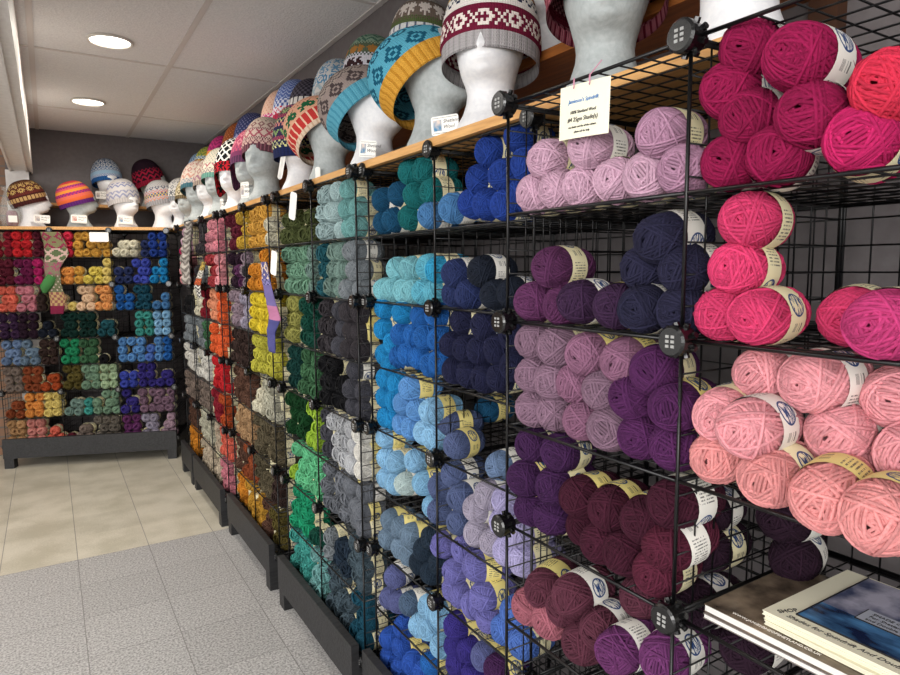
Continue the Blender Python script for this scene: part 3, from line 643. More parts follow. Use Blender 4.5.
def hat(name, rows, brim=(6, 'rib', None, None), R=.092, h=.17, slouch=0., bulge=.06, ns=120, nr=46, flaps=False, mat_=None):
    """a beanie: a turned-in edge, a brim and a crown; stitches carry the knitted pattern"""
    seq = [brim] + rows
    m = MB(); vs = []; pv = [(-.05, .93), (-.02, .965)] + [(v, 1.0) for v in np.linspace(0, .985, nr + 1)]
    for v, inn in pv:
        ph = max(v, 0) * PI / 2; r = R * (math.cos(ph) ** .72) * (1 + bulge * math.sin(2 * ph)) * inn
        z = h * math.sin(ph) if v >= 0 else (.02 if v < -.03 else 0.0)
        if 0 <= v < .12: r *= .965
        for i in range(ns):
            t = 2 * PI * i / ns; x = r * math.sin(t); y = r * 1.13 * math.cos(t) - slouch * math.sin(ph) ** 1.5 * (1.0)
            dz = 0
            if flaps and v < .35:
                f = math.exp(-((abs((t + PI) % (2 * PI) - PI) - 1.7) / .42) ** 2); dz = -.07 * f * (1 - max(v, 0) / .35)
            zz = z + dz - slouch * .35 * math.sin(ph) ** 3 * (1 - math.cos(t)) * .5
            vs.append((x, y, zz))
    fs = []; cols = []; uvs = []; L = len(pv)
    for j in range(L - 1):
        for i in range(ns):
            k = (i + 1) % ns; fs.append((j * ns + i, (j + 1) * ns + i, (j + 1) * ns + k, j * ns + k))
            c = stitch(seq, max(0, j - 2), i); cols.append(lin(c)); uvs.append([(i, j), (i, j + 1), (i + 1, j + 1), (i + 1, j)])
    fs.append(tuple((L - 1) * ns + i for i in range(ns))); cols.append(lin(seq[-1][3])); uvs.append([(0, 0)] * ns)
    m.add(vs, fs, 0, cols, uvs)
    return m.mesh(name, M_KNIT, True, col=True, uv=True)
def put(px, row, X, zbase, yaw, hm, hlabel, headlabel, grey=False, grp='hats on foam heads', tilt=.20, hz=.158, P_=None, hs=1.14):
    """yaw: world direction (degrees, 0 = +Y, 90 = +X) the face looks to"""
    p = P_ or onx(px, row, X); a = -math.radians(yaw)
    o = link('foam_head', HEADG if grey else HEADW, None, (p.x, p.y, zbase), (0, 0, a)); tag(o, headlabel, 'display head', 'foam display heads')
    if hm is None: return o
    q = Matrix.Rotation(a, 3, 'Z') @ Vector((0, -.004, hz))
    h_ = link('knitted_hat', hm, None, (p.x + q.x, p.y + q.y, zbase + q.z)); h_.rotation_euler = Euler((tilt, 0, a), 'XYZ'); h_.scale = (hs, hs, hs)
    tag(h_, hlabel, 'hat', grp); return o
Z1 = ZP + .0245; Z2 = CZ + .4905
W_ = '#e4dfd8'
# lower tier, on the long board
put(740, 15, .89, Z1, 200, None, None, 'white foam head nearest the camera at the top right')
put(605, 60, .88, Z1, 225, hat('h', [(3, 'plain', '#fff', '#7a2038'), (4, 'check', '#c98a93', '#5b1b2c'), (40, 'flower', '#d9b7b0', '#7a2038')], (6, 'rib', '#a8606c', '#6b1d30'), slouch=.02),
    'burgundy and pink knitted hat cut off by the top edge', 'grey foam head with a long neck beside the hanging price card', True, tilt=.2, hz=.15, hs=1.2)
put(490, 70, .87, Z1, 225, hat('h', [(1, 'plain', '#fff', '#6b1b34'), (5, 'xo', '#e9dfd6', '#6b1b34'), (2, 'plain', '#fff', '#6b1b34'), (2, 'plain', '#fff', W_), (4, 'zig', '#273149', W_), (9, 'flower', '#7c1f36', '#c9a05a'), (2, 'plain', '#fff', W_), (4, 'zig', '#273149', W_), (6, 'xo', '#e9dfd6', '#6b1b34'), (30, 'star', '#7c1f36', W_)], (5, 'rib', '#a9a5a6', '#989595'), R=.096, h=.185),
    'large cream, burgundy and gold patterned hat with grey ribbed brim', 'white foam head under the burgundy and gold hat with grey brim', tilt=.12, hz=.138, hs=1.17)
put(437, 105, .87, Z1, 165, hat('h', [(9, 'lozenge', '#17566f', '#58a5bd'), (2, 'plain', '#fff', '#58a5bd'), (9, 'ring', '#1c5068', '#5fb2cb'), (2, 'plain', '#fff', '#8ed0d8'), (3, 'check', '#e0c878', '#d7e0cc'), (2, 'plain', '#fff', '#4d9dbb'), (9, 'net', '#2a7693', '#6fbcd1'), (30, 'wave', '#9cd1de', '#3f8fb0')], (8, 'rib', '#d09a3e', '#b9822b'), R=.097, h=.175, slouch=.05, bulge=.16),
    'turquoise blue patterned slouchy hat with orange ribbed brim', 'grey foam head wearing the turquoise hat with orange brim', True, tilt=.62, hz=.142, hs=1.2)
put(375, 130, .87, Z1, 165, hat('h', [(9, 'lozenge', '#4a3f3f', '#968781'), (6, 'zig', '#4b4040', '#a2948c'), (9, 'net', '#4a3f3f', '#a79a92'), (3, 'strip', '#c9dcd4', '#8fa9a5'), (9, 'ring', '#3a3230', '#d6cabc'), (30, 'wave', '#6d5f5b', '#c4b3a4')], (8, 'rib', '#5a9fb4', '#478ca3'), R=.097, h=.175, slouch=.05, bulge=.16),
    'brown and stone patterned slouchy hat with light blue brim', 'white foam head wearing the brown hat with light blue brim', tilt=.62, hz=.142, hs=1.2)
put(330, 150, .87, Z1, 165, hat('h', [(7, 'strip', '#c23b38', '#e9c7ab'), (2, 'plain', '#fff', '#e0ac8e'), (7, 'squirrel', '#1c5f3c', '#dea88a'), (40, 'dots', '#a5543c', '#dfab8f')], (3, 'rib', '#dcc5ae', '#c9a98e'), R=.096, h=.175, slouch=.05, bulge=.14),
    'peach hat dotted brown with green trees and red stripes at the brim', 'grey foam head wearing the peach dotted hat', True, tilt=.62, hz=.142, hs=1.16)
put(301, 160, .87, Z1, 200, hat('h', [(4, 'zig', '#d8d79a', '#272c4c'), (2, 'check', '#c6556a', '#272c4c'), (4, 'diamond', '#8fae6b', '#3b3050'), (2, 'plain', '#fff', '#2a2d4c'), (3, 'check2', '#d98b86', '#33324f'), (3, 'zig', '#dcd592', '#2c2f4f'), (3, 'check', '#c94f68', '#2a2d4c'), (4, 'flower', '#9dbd7c', '#5a3a4a'), (3, 'zig', '#dcd592', '#272c4c'), (4, 'check2', '#c9556a', '#3b4a7c'), (30, 'diamond', '#3b6c4a', '#2a2d4c')], (5, 'rib', '#222a52', '#1c2344'), R=.096, h=.19),
    'tall navy hat with many thin red, green and yellow stripes', 'white foam head under the tall striped navy hat', tilt=.0, hz=.122, hs=1.12)
put(266, 170, .85, Z1, 226, hat('h', [(3, 'zig', '#7c4352', '#d9b6ac'), (2, 'check', '#7c4352', '#e0c5b8'), (6, 'net', '#b85d6c', '#e3cdbf'), (2, 'check', '#8c5560', '#d7bdb0'), (8, 'diamond', '#9a6b6c', '#dcc9b9'), (30, 'dots', '#6f8a6b', '#d5bfb0')], (5, 'rib', '#5f3b46', '#8f5b66')),
    'rose and cream patterned hat on a head facing left', 'grey foam head with a calm face looking left under the rose hat', True, tilt=.24, hz=.178, hs=1.12)
put(254, 172, .87, Z1, 226, hat('h', [(3, 'plain', '#fff', '#7b3c5f'), (4, 'check2', '#c65572', '#8d4b6d'), (30, 'diamond', '#d88a97', '#b04c68')], (5, 'rib', '#50304c', '#6d3f5c'), flaps=True),
    'plum and pink hat with ear flaps', 'grey foam head wearing the plum hat with ear flaps', True, tilt=.24, hz=.166, hs=1.2)
put(237, 175, .87, Z1, 226, hat('h', [(7, 'net', '#e6e3dd', '#17181a'), (30, 'net', '#e6e3dd', '#17181a')], (7, 'star', '#1a1a1a', '#b3202c'), R=.096, h=.18, flaps=True),
    'black and white trellis hat with red banded ear flaps', 'white foam head wearing the black and white hat', tilt=.24, hz=.166, hs=1.2)
put(222, 185, .85, Z1, 226, hat('h', [(4, 'zig', '#8e6f84', '#d5cdb6'), (4, 'diamond', '#a9626a', '#e0d8c6'), (30, 'dots', '#7f9b8b', '#d8cfbd')], (4, 'rib', '#6e9c8e', '#4e7f76')),
    'cream hat with a sea green edge', 'grey foam head behind the black and white hat, face to the left', True, tilt=.24, hz=.166, hs=1.2)
put(212, 188, .87, Z1, 226, hat('h', [(5, 'wave', '#a8798a', '#cfc0ae'), (30, 'diamond', '#b98a86', '#dacfbe')], (4, 'rib', '#8f7f78', '#b7a896')),
    'beige and mauve hat with a brown edge', 'white foam head between the cream hats, second from the corner group', tilt=.24, hz=.166, hs=1.2)
put(200, 195, .83, Z1, 215, hat('h', [(4, 'zig', '#8b98a6', '#ddd0c4'), (6, 'wave', '#d6a08e', '#e4d8ca'), (30, 'diamond', '#c98f86', '#dfd3c4')], (4, 'rib', '#3e6470', '#4f7883'), R=.096),
    'peach and cream hat with a dark teal edge', 'grey foam head with full face, lowest at the end of the board', True, tilt=.24, hz=.166, hs=1.2)
put(191, 198, .90, Z1, 226, hat('h', [(5, 'diamond', '#6e6046', '#d3c9ac'), (30, 'wave', '#8e7f5c', '#cfc3a2')], (4, 'rib', '#5c4f3a', '#7b6c52')),
    'khaki and cream hat near the room corner', 'grey foam head under the khaki hat near the corner', True, tilt=.24, hz=.166, hs=1.2)
put(181, 205, .86, Z1, 215, hat('h', [(7, 'star', '#5c5f66', '#d9d6d1'), (30, 'diamond', '#8b8d93', '#d5d2cd')], (5, 'rib', '#777a80', '#9a9ca0')),
    'grey and white snowflake hat at the far end of the board', 'white foam head under the grey snowflake hat', tilt=.24, hz=.166, hs=1.2)
# upper tier, on the wall shelf
XU = 1.075
up = [
 (545, 15, 230, [(30, 'dots', '#b9b4ad', '#d9d4cc')], (5, 'rib', '#cfcac2', '#b9b4ad'), 'plain pale hat above the burgundy and gold hat', 'white foam head at the top edge behind the gold hat', False),
 (421, 36, 235, [(4, 'check', '#d9dbe2', '#5d6273'), (3, 'strip', '#e6e6e6', '#6c7388'), (2, 'plain', '#fff', '#5c6a42'), (2, 'check', '#5c6a42', '#6d5f52'), (11, 'tulip', '#e6dcd4', '#7a6a60'), (2, 'plain', '#fff', '#6a5c52'), (30, 'dots', '#b9b4ae', '#8e8b86')], (5, 'rib', '#656a7a', '#525869'), 'brown hat with white tulips and a blue grey brim', 'foam head under the tulip hat', True),
 (371, 55, 235, [(8, 'squirrel', '#3a2326', '#d8d5de'), (2, 'check', '#d8d5de', '#40584c'), (7, 'acorn', '#b07a3c', '#5b6a54'), (2, 'check', '#9fb29a', '#4c6656'), (30, 'wave', '#4f7564', '#8fa994')], (5, 'rib', '#8e8a99', '#77748a'), 'green hat with dark squirrels and golden acorns', 'foam head under the squirrel hat', True),
 (338, 78, 235, [(5, 'wave', '#9fb4bf', '#cfccca'), (8, 'ring', '#5c8fb5', '#d6d6d4'), (30, 'star', '#6d9bbd', '#d2d3d2')], (5, 'rib', '#b3b1b0', '#9c9a99'), 'pale grey hat with light blue rings', 'foam head under the pale grey and blue hat', True),
 (311, 92, 235, [(8, 'strip', '#d8d4d0', '#2d2a33'), (30, 'check2', '#55505c', '#2b2831')], (5, 'rib', '#35323c', '#27242d'), 'charcoal hat with white upright bars', 'foam head under the charcoal barred hat', True),
 (295, 100, 235, [(4, 'zig', '#c23550', '#d8d6df'), (5, 'check2', '#d4d7e4', '#4d62a0'), (30, 'zig', '#a9b6d8', '#5066a6')], (5, 'rib', '#b53350', '#8f2c48'), 'blue zigzag hat with red edge on the upper shelf', 'foam head under the blue zigzag hat', True),
 (282, 108, 235, [(5, 'zig', '#e6d5d0', '#c0287a'), (30, 'dots', '#c98f7c', '#dcb8a4')], (5, 'rib', '#b52a72', '#8e2460'), 'peach hat with magenta border on the upper shelf', 'foam head under the peach and magenta hat', False),
 (252, 124, 235, [(5, 'star', '#8b8fb5', '#303a63'), (30, 'dots', '#8f8db0', '#39406a')], (5, 'rib', '#2a345a', '#222b4c'), 'navy and lavender speckled hat on the upper shelf', 'foam head under the speckled navy hat', True),
 (239, 130, 235, [(30, 'dots', '#c07c4a', '#8c4c2c')], (5, 'rib', '#6b3a26', '#8a4b2c'), 'rust brown hat peeping above the black and white hat', 'foam head under the rust brown hat', True),
 (222, 142, 235, [(5, 'plain', '#fff', '#2f7a6c'), (4, 'zig', '#e8b34b', '#d97e4e'), (30, 'wave', '#8e2c63', '#c23c7c')], (5, 'rib', '#2c6a5f', '#25584f'), 'magenta, orange and teal striped hat', 'foam head under the magenta and teal hat', True),
 (208, 150, 235, [(4, 'check', '#e8e2d0', '#5c86a0'), (6, 'flower', '#5c4a2a', '#d9a83a'), (4, 'zig', '#e6e0c8', '#5f8cae'), (30, 'wave', '#6f8a4a', '#b3ae4c')], (5, 'rib', '#c08a32', '#a87628'), 'yellow, blue and green striped hat near the corner', 'foam head under the yellow and green hat', True),
 (197, 162, 235, [(4, 'zig', '#dfe3ea', '#4a74a8'), (30, 'check2', '#b9cbdc', '#4c7ab0')], (5, 'rib', '#466f9f', '#3a5f8c'), 'blue and white striped hat at the corner end of the upper shelf', 'foam head under the blue and white corner hat', False),
]
for px, row, yaw, rows, brim, lab, hl, g in up:
    far = px < 300; xx = 1.045 if far else XU; p_ = onx(px, row, xx); p_.y = min(p_.y, 5.05 + (255 - px) * .004 if px < 255 else p_.y)
    put(px, row, xx, Z2, yaw, hat('h', rows, brim, ns=100, h=.195 if far else .172), lab, hl, g, tilt=.14, P_=p_, hz=.172, hs=1.18)
# back rack and back wall shelf
def pback(px, row, off=.17):      # on the board of the back rack
    d = ray(px, row); c, s_ = math.cos(-.34714), math.sin(-.34714); n = Vector((-s_, c)); o_ = Vector((-.316, 5.328)) + n * off
    k = (o_.x * n.x + o_.y * n.y) / (d[0] * n.x + d[1] * n.y); return Vector((d[0] * k, d[1] * k, 0))
put(0, 0, 0, Z1, 85, hat('h', [(5, 'strip', '#c3a06a', '#5a2a26'), (2, 'plain', '#fff', '#4c2322'), (3, 'check', '#7c3a30', '#4c2322'), (9, 'flower', '#d2b06c', '#5c2c26'), (9, 'star', '#cfae6e', '#5a2a24'), (30, 'dots', '#b98a50', '#4a2522')], (5, 'rib', '#4c2624', '#3c1f1e'), h=.15), 'dark brown hat with golden flowers on the back rack', 'white foam head at the left end of the back rack', tilt=.32, P_=pback(31, 205))
put(0, 0, 0, Z1, 85, hat('h', [(4, 'plain', '#fff', '#e0683c'), (4, 'check', '#d84f6a', '#e8833c'), (4, 'check2', '#7c2f78', '#c23c6c'), (4, 'plain', '#fff', '#ec9440'), (3, 'check', '#d8467c', '#e06a44'), (4, 'check2', '#76307c', '#c84672'), (5, 'check', '#f0a850', '#e27a40'), (30, 'plain', '#fff', '#d8484c')], (5, 'rib', '#5f2a70', '#4e2360'), h=.15), 'orange, coral and purple striped hat on the back rack', 'grey foam head in the middle of the back rack', True, tilt=.32, P_=pback(79, 210))
put(0, 0, 0, Z1, 150, hat('h', [(9, 'wave', '#8c8ea8', '#c4c0bf'), (4, 'plain', '#fff', '#c6c2c0'), (8, 'wave', '#7f84a6', '#c6c2c1'), (30, 'dots', '#b3aeb4', '#c4c0be')], (5, 'rib', '#bdb8b6', '#a9a4a3')), 'pale grey hat with lavender waves on the back rack', 'white foam head facing forward at the right of the back rack', tilt=.2, P_=pback(125, 205))
put(0, 0, 0, Z1, 140, hat('h', [(4, 'zig', '#d77b52', '#b0aeb0'), (4, 'check2', '#4a5a86', '#c9b26a'), (4, 'zig', '#c65a4c', '#b4b2b4'), (5, 'diamond', '#565b70', '#bcb9b8'), (30, 'dots', '#8e8b90', '#b9b6b5')], (5, 'rib', '#8e8c8f', '#a5a3a5')), 'grey hat with orange and blue diamonds at the right end', 'white foam head at the right end of the back rack', tilt=.2, P_=pback(163, 205, .2))
put(0, 0, 0, CZ + .4885, 165, hat('h', [(3, 'check', '#d7dbe0', '#3f74b0'), (4, 'plain', '#fff', '#9dbdd4'), (2, 'check', '#3f5f8c', '#cfd6dc'), (3, 'zig', '#d9dde0', '#56729c'), (9, 'ring', '#cfd3d6', '#415a80'), (30, 'star', '#c9ced4', '#3d557c')], (5, 'rib', '#2c5f9c', '#264f85')), 'blue and white ringed hat on the back wall shelf', 'white foam head on the left of the back wall shelf', tilt=.2, P_=ony(108, 190, 5.58))
put(0, 0, 0, CZ + .4885, 120, hat('h', [(10, 'wave', '#a3203c', '#2a1a24'), (3, 'zig', '#a3203c', '#2a1a24'), (30, 'plain', '#fff', '#2a1a26')], (5, 'rib', '#98203a', '#7c1c32'), h=.19), 'nearly black hat with crimson waves on the back wall shelf', 'foam head under the dark hat on the back wall shelf', True, tilt=.3, P_=ony(152, 190, 5.58))

# ------------------------------------------------------------------ paper cards and writing
def text_mesh(body, size, mt, align='LEFT', shear=0, ext=.0003):
    cu = bpy.data.curves.new('t', 'FONT'); cu.body = body; cu.size = size; cu.align_x = align; cu.shear = shear; cu.extrude = ext; cu.resolution_u = 3
    o = bpy.data.objects.new('t', cu); COL.objects.link(o); dg = bpy.context.evaluated_depsgraph_get()
    me = bpy.data.meshes.new_from_object(o.evaluated_get(dg)); bpy.data.objects.remove(o); bpy.data.curves.remove(cu)
    me.materials.clear(); me.materials.append(mt); return me
def rounded(m, w_, h_, t, r, mi=0):
    pts = []
    for cx, cy, a0 in ((w_ / 2 - r, h_ / 2 - r, 0), (-w_ / 2 + r, h_ / 2 - r, 90), (-w_ / 2 + r, -h_ / 2 + r, 180), (w_ / 2 - r, -h_ / 2 + r, 270)):
        for k in range(5): a = math.radians(a0 + k * 22.5); pts.append((cx + r * math.cos(a), cy + r * math.sin(a)))
    n = len(pts); vs = [(x, y, 0) for x, y in pts] + [(x, y, t) for x, y in pts]
    m.add(vs, [tuple(range(n))[::-1], tuple(range(n, 2 * n))] + [(i, (i + 1) % n, n + (i + 1) % n, n + i) for i in range(n)], mi)
PICS = {'b': '#3a7fa8', 'r': '#b56a5e', 'g': '#8a8a90', 'o': '#c47a4a'}
def card(P_, yaw, w_, h_, label, pic, roll=0, lines=('Shetland', 'Wool')):
    """upright card; yaw = world direction of its face in degrees (0 = +Y, 90 = +X)"""
    a = math.radians(180 - yaw)
    mt = Matrix.Translation(P_) @ Matrix.Rotation(a, 4, 'Z') @ Matrix.Rotation(roll, 4, 'Y') @ Matrix.Rotation(PI / 2, 4, 'X')
    e = link('paper_card', None); e.matrix_world = mt; tag(e, label, 'card', 'shop cards on the heads')
    m = MB(); rounded(m, w_, h_, .0012, h_ * .12); link('sheet', m.mesh('sheet', M_PAPER), e)
    if pic:
        m = MB(); m.box((-w_ * .42, -h_ * .28, .0012), (-w_ * .12, h_ * .3, .0018)); link('picture', m.mesh('picture', noisy('card_picture', PICS[pic], '#d8c8bc', 60, .5)), e)
        for k, s_ in enumerate(lines): link('printed_text', text_mesh(s_, h_ * .27, M_INK, 'LEFT', .2), e, (-w_ * .06, h_ * (.12 - .3 * k), .0012))
        m = MB()
        for s_ in (-1, 1): m.box((-w_ * .45, s_ * h_ * .40 - .0004, .0012), (w_ * .45, s_ * h_ * .40 + .0004, .0015))
        link('border', m.mesh('border', M_INK), e)
    return e
card(onx(445, 125, .785), 232, .066, .042, 'white card with a small picture below the turquoise hat', 'b', -.06)
card(onx(368, 149, .79), 232, .052, .046, 'white card with a small picture below the brown hat', 'b', .12)
card(onx(245, 190, .775), 250, .062, .07, 'white card with a dark picture at the black and white hat', 'g')
card(onx(222, 204, .775), 250, .03, .05, 'small white card beside a foam head near the corner', 'g')
card(onx(282, 165, .78), 235, .022, .11, 'narrow white tag hanging under the rose hat', None, .25)
card(onx(318, 176, .80), 235, .02, .06, 'narrow white tag beside the tall striped hat', None)
for px, py, pc, lb in ((42, 219, 'g', 'white card on the neck below the brown golden flowered hat'), (79, 219, 'r', 'white card on the neck below the orange striped hat'), (125, 220, 'b', 'white card on the neck below the lavender waved hat')):
    q = pback(px, py, .075); q.z = (ray(px, py)[2] * q.y / ray(px, py)[1]) + CZ; card(q, 198, .10, .055, lb, pc, .06)
q = ony(101, 195, 5.47); card(q, 180, .07, .055, 'white card beside the head on the back wall shelf', 'g')
q = pback(99, 237, -.03); q.z = ray(99, 237)[2] * q.y / ray(99, 237)[1] + CZ; card(q, 198, .12, .065, 'blank white price sign on the front edge of the back rack', None)
# hanging price card on the near rack
tl, tr, br, bl = onx(560.7, 88.7, .664), onx(610.7, 75.3, .664), onx(612.7, 108.7, .664), onx(563.7, 130.7, .664)
ex_ = (tr - tl); wc = ex_.length; ex_.normalize(); ez = Vector((0, 0, 1)); ez = (ez - ex_ * ez.dot(ex_)).normalized(); nz = ex_.cross(ez)
hc = .075; cen = (tl + tr) / 2 - ez * hc / 2
mt = Matrix(((ex_.x, ez.x, nz.x, cen.x), (ex_.y, ez.y, nz.y, cen.y), (ex_.z, ez.z, nz.z, cen.z), (0, 0, 0, 1)))
e = link('price_card', None); e.matrix_world = mt; tag(e, 'cream price card tied to the top wire of the near rack', 'sign')
m = MB(); n_ = 10
vs = []; fs = []
for i in range(n_ + 1):
    for s_ in (0, 1):
        for t in (0, 1): x = (i / n_ - .5) * wc; vs.append((x, (t - .5) * hc, s_ * .0006 - .010 * (i / n_ - .5) ** 2 * (1 if t == 0 else .3)))
for i in range(n_):
    a = i * 4; fs += [(a + 2, a + 6, a + 7, a + 3), (a, a + 1, a + 5, a + 4), (a, a + 4, a + 6, a + 2), (a + 1, a + 3, a + 7, a + 5)]
fs += [(0, 2, 3, 1), (n_ * 4, n_ * 4 + 1, n_ * 4 + 3, n_ * 4 + 2)]
m.add(vs, fs); link('sheet', m.mesh('sheet', M_CREAM), e)
for body, sz, y, mm in (("Jamieson's Spindrift", .0078, .012, M_BLUEINK), ("100% Shetland Wool", .0062, -.003, M_INK), ("#4 25gm Shade(s)", .0085, -.014, M_INK), ("see shade card for all the colours", .0042, -.023, M_INK), ("please ask for help", .0042, -.030, M_INK)):
    link('printed_text', text_mesh(body, sz, mm, 'CENTER', .15), e, (0, y, .0010))
m = MB()
for x in (-.02, .012): m.tube([(x + .004 * math.cos(t), hc / 2 + .002 + .007 * math.sin(t), .002 + .003 * math.cos(t)) for t in np.linspace(0, 2 * PI, 13)[:-1]], .0009, 5, closed=True)
m.tube([(.012, hc / 2 + .006, .003), (.02, hc / 2 + .012, .003), (.036, hc / 2 + .022, .004)], .0008, 5)
link('tie_ribbon', m.mesh('tie', M_PINKINK), e)

# ------------------------------------------------------------------ magazine and shade-card binders on the near rack
zs_ = ZP - 2 * W + .004
def booklet(cor, ang, w_, h_, z, t, cover, edge, label, name, cat, spine=False):
    """cor = near-left corner on the shelf; local x runs along the right edge away, y into the rack"""
    e = link(name, None, None, (cor[0], cor[1], z), (0, 0, ang)); tag(e, label, cat)
    m = MB(); m.box((0.001, .001, .0006), (w_ - .001, h_ - .001, t - .0006)); link('pages', m.mesh('pages', edge), e)
    m = MB(); m.box((0, 0, t - .0008), (w_, h_, t)); link('front_cover', m.mesh('front_cover', cover), e)
    m = MB(); m.box((0, 0, 0), (w_, h_, .0008)); link('back_cover', m.mesh('back_cover', cover), e)
    return e
M_PAGES = mat('white_pages', '#dcdad6', .6); M_CRPAGE = mat('cream_pages', '#d8d3bf', .6)
M_PHOTO = noisy('photo_cover', '#1f1815', '#a08d78', 22, .25, 6, lo=.3, hi=.75)
M_GREYC = noisy('grey_brown_cover', '#5f544e', '#9b938e', 7, .25, 6, lo=.3, hi=.7)
M_BLUEA = noisy('blue_wave_art', '#0a1a40', '#5a97cf', 22, .25, 6, lo=.40, hi=.68, stretch=(.6, 1.6, 1)); M_TEALA = noisy('teal_wave_art', '#173a56', '#3f93b5', 26, .25, 6, lo=.40, hi=.62); M_LILA = noisy('lilac_art', '#3c4668', '#b5b3c6', 22, .3, 6, lo=.40, hi=.62)
# local frame: rotate so that local +x points to the camera's right-front (-Y) and local +y into the rack (+X)
A0 = -PI / 2
b1 = booklet((.706, .512), A0 + .03, .30, .21, zs_, .007, M_GREYC, M_PAGES, 'thin white magazine at the bottom of the stack', 'magazine', 'magazine')
b2 = booklet((.710, .514), A0 + .02, .30, .21, zs_ + .0075, .010, M_PHOTO, M_PAGES, 'brown photographic yarn magazine with a web address along its edge', 'magazine', 'magazine')
link('printed_text', text_mesh('WWW.JAMIESONSOFSHETLAND.CO.UK', .0062, mat('pale_print', '#e8e2da', .5)), b2, (.034, .009, .0102))
zb = zs_ + .0185
def binder(x, y, z, da, label, top=False):
    M_CV = M_CREAM
    e = booklet((x, y), A0 + da, .24, .20, z, .0055, M_CV, M_CRPAGE, label, 'shade_card_binder', 'binder')
    if top:
        q = .0056
        m = MB(); m.box((.030, .024, q), (.236, .080, q + .0006)); link('cover_art', m.mesh('blue_art', M_BLUEA), e)
        m = MB(); m.box((.030, .080, q), (.236, .196, q + .0006)); link('cover_art', m.mesh('lilac', M_LILA), e)
        m = MB(); m.box((.110, .100, q + .0006), (.236, .165, q + .0010)); link('cover_art', m.mesh('teal', M_TEALA), e)
        m = MB(); m.box((.072, .076, q + .0010), (.200, .108, q + .0016)); link('title_panel', m.mesh('panel', mat('grey_panel', '#aeb3c0', .4)), e)
        m = MB()
        for (x0, y0, x1, y1) in ((.029, .023, .030, .197), (.029, .023, .236, .024), (.071, .075, .200, .076), (.071, .075, .072, .108)): m.box((x0, y0, q), (x1, y1, q + .0018))
        link('border', m.mesh('border', M_INK), e)
        link('hand_lettering', text_mesh('SHOP', .0105, M_INK, 'LEFT', .1, .0004), e, (.016, .010, q), (0, 0, math.radians(66)))
        link('hand_lettering', text_mesh('Shades for Spindrift And Double', .0100, M_INK, 'LEFT', .3, .0002), e, (.024, .010, q))
        for k, s_ in enumerate(('SHADE CARD', 'For Shetland Spindrift', 'and Double Knitting')): link('printed_text', text_mesh(s_, .0075, M_INK, 'LEFT', .1), e, (.080, .098 - .009 * k, q + .0016))
    return e
binder(.729, .442, zb, -.02, 'cream binder at the bottom of the three binders'); binder(.731, .444, zb + .0058, .015, 'cream binder in the middle of the three binders')
binder(.729, .445, zb + .0116, 0, 'cream shade card binder with blue wave cover and handwriting, on top', True)

# ------------------------------------------------------------------ knitted pieces hanging from the racks
def ribbon(name, pts, width, rows, label, cat, thick=.006, ns=16, cuts=None, tangent=None):
    """a knitted strip hanging along pts; rows as for hats"""
    pts = [Vector(p) for p in pts]; seg = []; 
    tot = 60; L = [0]
    for i in range(1, len(pts)): L.append(L[-1] + (pts[i] - pts[i - 1]).length)
    P2 = []; Wd = []
    for k in range(tot + 1):
        s_ = L[-1] * k / tot; P2.append(Vector([np.interp(s_, L, [p[a] for p in pts]) for a in range(3)])); Wd.append(float(np.interp(s_, L, width)))
    m = MB(); vs = []
    tg = tangent or Vector((0, -1, 0)); nrm = tg.cross(Vector((0, 0, 1))).normalized()
    for j, p in enumerate(P2):
        for i in range(2 * ns):
            a = 2 * PI * i / (2 * ns); ww = Wd[j] / 2
            vs.append(p + tg * ww * math.cos(a) + nrm * thick * math.sin(a) * (1 + .3 * math.sin(j * .7)))
    fs = []; cols = []; uvs = []; N = 2 * ns
    for j in range(tot):
        for i in range(N):
            k = (i + 1) % N; fs.append((j * N + i, j * N + k, (j + 1) * N + k, (j + 1) * N + i)); cols.append(lin(stitch(rows, j, i))); uvs.append([(i, j), (i + 1, j), (i + 1, j + 1), (i, j + 1)])
    fs += [tuple(range(N))[::-1], tuple(tot * N + i for i in range(N))]; cols += [lin(stitch(rows, 0, 0)), lin(stitch(rows, tot - 1, 0))]; uvs += [[(0, 0)] * N] * 2
    m.add(vs, fs, 0, cols, uvs); o = link(name, m.mesh(name, M_KNIT, True, col=True, uv=True)); tag(o, label, cat); return o
def bk(px, py, off=-.02):
    q = pback(px, py, off); q.z = ray(px, py)[2] * q.y / ray(px, py)[1] + CZ; return q
tb = Vector((math.cos(-.34714), math.sin(-.34714), 0))
st = ribbon('knitted_stocking', [bk(50, 232), bk(55, 244), bk(57, 254), bk(52, 268), bk(54, 284), bk(58, 300), bk(57, 314)], [.12, .14, .15, .10, .09, .10, .08],
       [(12, 'diamond', '#8b2f4c', '#7c7a58'), (10, 'net', '#c9a9a0', '#5d6a4a'), (10, 'flower', '#a3506c', '#857c66'), (12, 'dots', '#cdb9ae', '#6d7054'), (10, 'check2', '#b79a6a', '#8c5a52'), (8, 'plain', '#fff', '#7c2742')], 'long patterned stocking with green heel hanging on the back rack', 'stocking', tangent=tb)
m = MB(); m.tube([bk(52, 276, -.025), bk(49, 282, -.025), bk(45, 288, -.025), bk(44.5, 293, -.025)], [.028, .036, .034, .012], 12); hl = m.mesh('heel', mat('green_wool', '#3f7a3f', .95), True)
h_ = link('heel', hl, st); h_['label'] = 'green heel'
X0 = .735
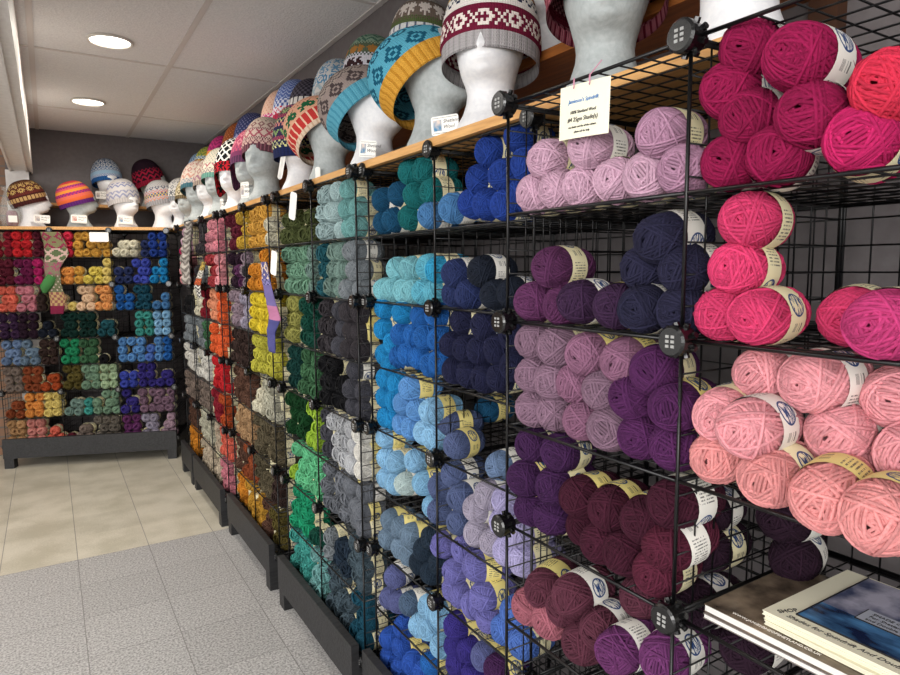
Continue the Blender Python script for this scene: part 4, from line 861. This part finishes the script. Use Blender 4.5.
ribbon('knitted_scarf', [onx(264, 262, X0), onx(266, 280, X0), onx(270, 298, X0), onx(275, 318, X0), onx(271, 332, X0), onx(272, 352, X0)], [.08, .11, .12, .15, .11, .09],
       [(10, 'diamond', '#e0c9b0', '#5d5a8c'), (4, 'zig', '#3a3960', '#8e86b8'), (14, 'plain', '#fff', '#766ba0'), (10, 'plain', '#fff', '#b9799c'), (30, 'plain', '#fff', '#53538c')], 'violet and pink knitted scarf hanging in front of the yellow yarn', 'scarf')
card(onx(274, 263, .72), 262, .05, .09, 'white paper tag above the violet and pink scarf', None, .2)
ribbon('knitted_scarf', [onx(190, 222, .72), onx(187, 240, .72), onx(185, 262, .72), onx(187, 284, .72)], [.12, .2, .26, .2],
       [(60, 'wave', '#77716c', '#b9b3ac')], 'long grey knitted scarf hanging near the room corner', 'scarf', .02)
ribbon('knitted_sample', [onx(204, 262, .71), onx(200, 275, .71), onx(197, 286, .71), onx(200, 298, .71)], [.10, .14, .18, .08],
       [(15, 'diamond', '#6a5a48', '#d1b45a'), (15, 'wave', '#e0ddd6', '#9a958c'), (12, 'zig', '#3d3a38', '#dd6a3e'), (20, 'wave', '#e0ddd6', '#3f3d40')], 'yellow, grey and orange patterned knitted sample beside the grey scarf', 'knitting sample')
card(onx(293, 206, .745), 262, .05, .095, 'curled white paper tag in front of the olive yarn', None, .25)
# plastic bag with a doll at the left end of the back rack
M_BAG = mat('clear_plastic', '#dfe3e0', .25); bsdf(M_BAG).inputs['Alpha'].default_value = .22
q = bk(12, 214, .12); m = MB()
vs = []; fs = []; Nn = 20; prof = [(0, .055), (.05, .072), (.12, .070), (.2, .05), (.24, .035), (.25, .045), (.27, .05)]
for z, r in prof:
    for i in range(Nn): t = 2 * PI * i / Nn; rr = r * (1 + .08 * math.sin(5 * t + z * 40)); vs.append((rr * math.cos(t), .7 * rr * math.sin(t), z))
for j in range(len(prof) - 1):
    for i in range(Nn): k = (i + 1) % Nn; fs.append((j * Nn + i, j * Nn + k, (j + 1) * Nn + k, (j + 1) * Nn + i))
fs.append(tuple(range(Nn))[::-1]); m.add(vs, fs); e = link('plastic_bag', None, None, (q.x, q.y, Z1)); tag(e, 'clear plastic bag of mauve knitting at the left end of the back rack', 'bag')
link('bag_film', m.mesh('bag', M_BAG, True), e)
m = MB(); base_ball(m, 16, 12, 1.1); pm = m.mesh('bundle', mat('mauve_wool', '#8e5a68', .95), True, uv=True); link('knitting', pm, e, (0, 0, .06), (PI / 2, 0, 0))
m = MB(); m.box((-.02, -.075, .03), (.03, -.072, .075)); link('paper_label', m.mesh('lab', M_PAPER), e)
